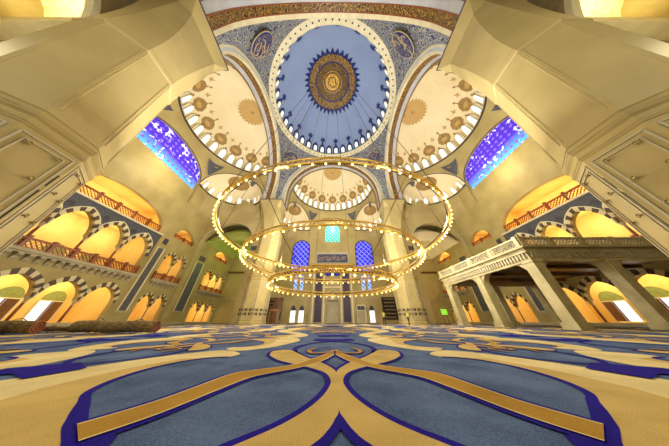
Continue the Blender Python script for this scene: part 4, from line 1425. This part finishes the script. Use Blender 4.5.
for k in range(6):
    mb = MB(); mb.box(-1.0 - .3 * (k + 1), -1.0 - .3 * k, -.6, .6, 0, 2.1 - .33 * k, 'wood_dark'); mb.build('step', root)

# ------------------------------------------------------------------ green lit board on a stand by the right far corner
root = thing('green_notice_board', 'bright green notice board on a dark stand beyond the far right pier', 'sign', (21.1, 36.2, .03))
mb = MB(); mb.box(-.55, .55, -.05, .05, 1.45, 2.35, 'green_sign'); mb.build('board', root)
mb = MB(); mb.box(-.62, .62, .02, .1, 1.38, 2.42, 'slate_dark'); mb.build('frame', root)
for x in (-.35, .35):
    mb = MB(); mb.tube([(x, .1, 0), (x, .1, 1.5)], .04, 'cloth_dark', 6); mb.build('leg', root)
mb = MB(); mb.box(-.5, .5, -.2, .4, 0, .06, 'cloth_dark'); mb.build('base', root)

# ------------------------------------------------------------------ people
def skin_mesh(name, chains, mt, parent, root_i=0, sub=2):
    """chains: list of joint lists [(pos, radius), ...]; joints at the same place are shared"""
    verts = []; rad = []; edges = []
    def idx(p, r):
        for i, q in enumerate(verts):
            if (Vector(q) - Vector(p)).length < 1e-4: return i
        verts.append(p); rad.append(r); return len(verts) - 1
    for ch in chains:
        last = None
        for p, r in ch:
            i = idx(p, r)
            if last is not None: edges.append((last, i))
            last = i
    me = bpy.data.meshes.new(name); me.from_pydata(verts, edges, []); me.update()
    o = bpy.data.objects.new(name, me); COL.objects.link(o)
    sk = o.modifiers.new('skin', 'SKIN'); sk.use_smooth_shade = True
    if not me.skin_vertices: 
        bm = bmesh.new(); bm.from_mesh(me); bm.verts.layers.skin.verify(); bm.to_mesh(me); bm.free()
    for i, r in enumerate(rad):
        rr = r if isinstance(r, tuple) else (r, r)
        me.skin_vertices[0].data[i].radius = rr
        me.skin_vertices[0].data[i].use_root = (i == root_i)
    ss = o.modifiers.new('sub', 'SUBSURF'); ss.levels = sub; ss.render_levels = sub
    me.materials.append(M[mt])
    o.parent = parent
    return o
def person(loc, rz, label, stride=.0, arm=.0):
    root = thing('person', label, 'person', loc, 'people in safety vests', rz)
    # x to the side, y backwards, z up; faces -y
    hip = (0, 0, .96)
    L = []
    spine = [(hip, (.15, .11)), ((0, 0, 1.12), (.14, .10)), ((0, -.01, 1.30), (.17, .11)), ((0, 0, 1.44), (.13, .09)), ((0, -.01, 1.52), .055), ((0, -.02, 1.58), .06), ((0, -.02, 1.66), (.08, .095)), ((0, -.02, 1.73), (.06, .07))]
    L.append(spine)
    for sx in (-1, 1):
        f = stride * sx
        L.append([(hip, (.15, .11)), ((sx * .10, 0, .88), .09), ((sx * .11, -f * .5 - .02, .50), .062), ((sx * .11, -f + .03, .12), .042), ((sx * .115, -f - .02, .05), .042), ((sx * .125, -f - .16, .035), .032)])
        e = (sx * .27, .04 - arm * .1, 1.12); h_ = (sx * .27 - sx * arm * .1, -.06 - arm * .3, .90 + arm * .25)
        L.append([((0, 0, 1.44), (.13, .09)), ((sx * .18, 0, 1.43), .06), (e, .043), (h_, .03), ((h_[0], h_[1] - .03, h_[2] - .06), .03)])
        hx, hy, hz = h_[0], h_[1] - .03, h_[2] - .06
        for j in range(4):
            L.append([((hx, hy, hz), .03), ((hx, hy + (j - 1.5) * .02, hz - .05), .011), ((hx - sx * .01, hy + (j - 1.5) * .022, hz - .10 + abs(j - 1.3) * .008), .009)])
        L.append([((hx, hy, hz), .03), ((hx - sx * .03, hy - .03, hz - .03), .011), ((hx - sx * .03, hy - .035, hz - .06), .009)])
    body = skin_mesh('body', L, 'skin', root, sub=1)
    # trousers, vest, hair, shoes follow the body
    tr = [[(hip, (.165, .125))] + [((sx * .10, 0, .88), .105), ((sx * .11, -stride * sx * .5 - .02, .50), .080), ((sx * .11, -stride * sx + .03, .14), .068)] for sx in (-1, 1)]
    skin_mesh('trousers', tr, 'cloth_dark', root, sub=1)
    ve = [[((0, 0, .93), (.17, .13)), ((0, 0, 1.12), (.165, .125)), ((0, -.01, 1.30), (.19, .13)), ((0, 0, 1.45), (.13, .10))]]
    for sx in (-1, 1): ve.append([((0, 0, 1.45), (.13, .10)), ((sx * .18, 0, 1.43), .075), ((sx * .23, .02, 1.27), .062)])
    skin_mesh('vest', ve, 'hivis', root, sub=1)
    mb = MB()
    rows = []
    for i in range(6):
        e = PI / 2 * i / 5
        rows.append([(.088 * math.cos(e) * math.cos(a), -.005 + .105 * math.cos(e) * math.sin(a), 1.68 + .105 * math.sin(e)) for a in [2 * PI * j / 12 for j in range(12)]])
    mb.grid(rows, 'hair', closed=True); mb.build('hair', root, smooth=True)
    mb = MB()
    for sx in (-1, 1):
        mb.lathe([(.012, 0), (.016, .006), (.008, .012)], 'cloth_dark', c=(sx * .03, -.108, 1.66), n=6)
    mb.box(-.025, .025, -.118, -.10, 1.60, 1.61, 'red_marble'); mb.prism([(-.012, 1.63), (.012, 1.63), (0, 1.67)], -.135, -.10, 'skin', lambda u, v, w_: (u, w_, v))
    mb.build('face', root)
    for sx in (-1, 1):
        mb = MB(); f = stride * sx
        mb.box(sx * .115 - .055, sx * .115 + .055, -f - .22, -f + .09, 0, .09, 'hair'); mb.build('shoe', root)
    return root
person((7.35, 27.9, .03), R(10), 'person in a yellow green safety vest standing before the right script board', .06, .5)
person((11.1, 28.6, .03), R(-60), 'person in a yellow green vest walking beside the far right pier', .22, .2)
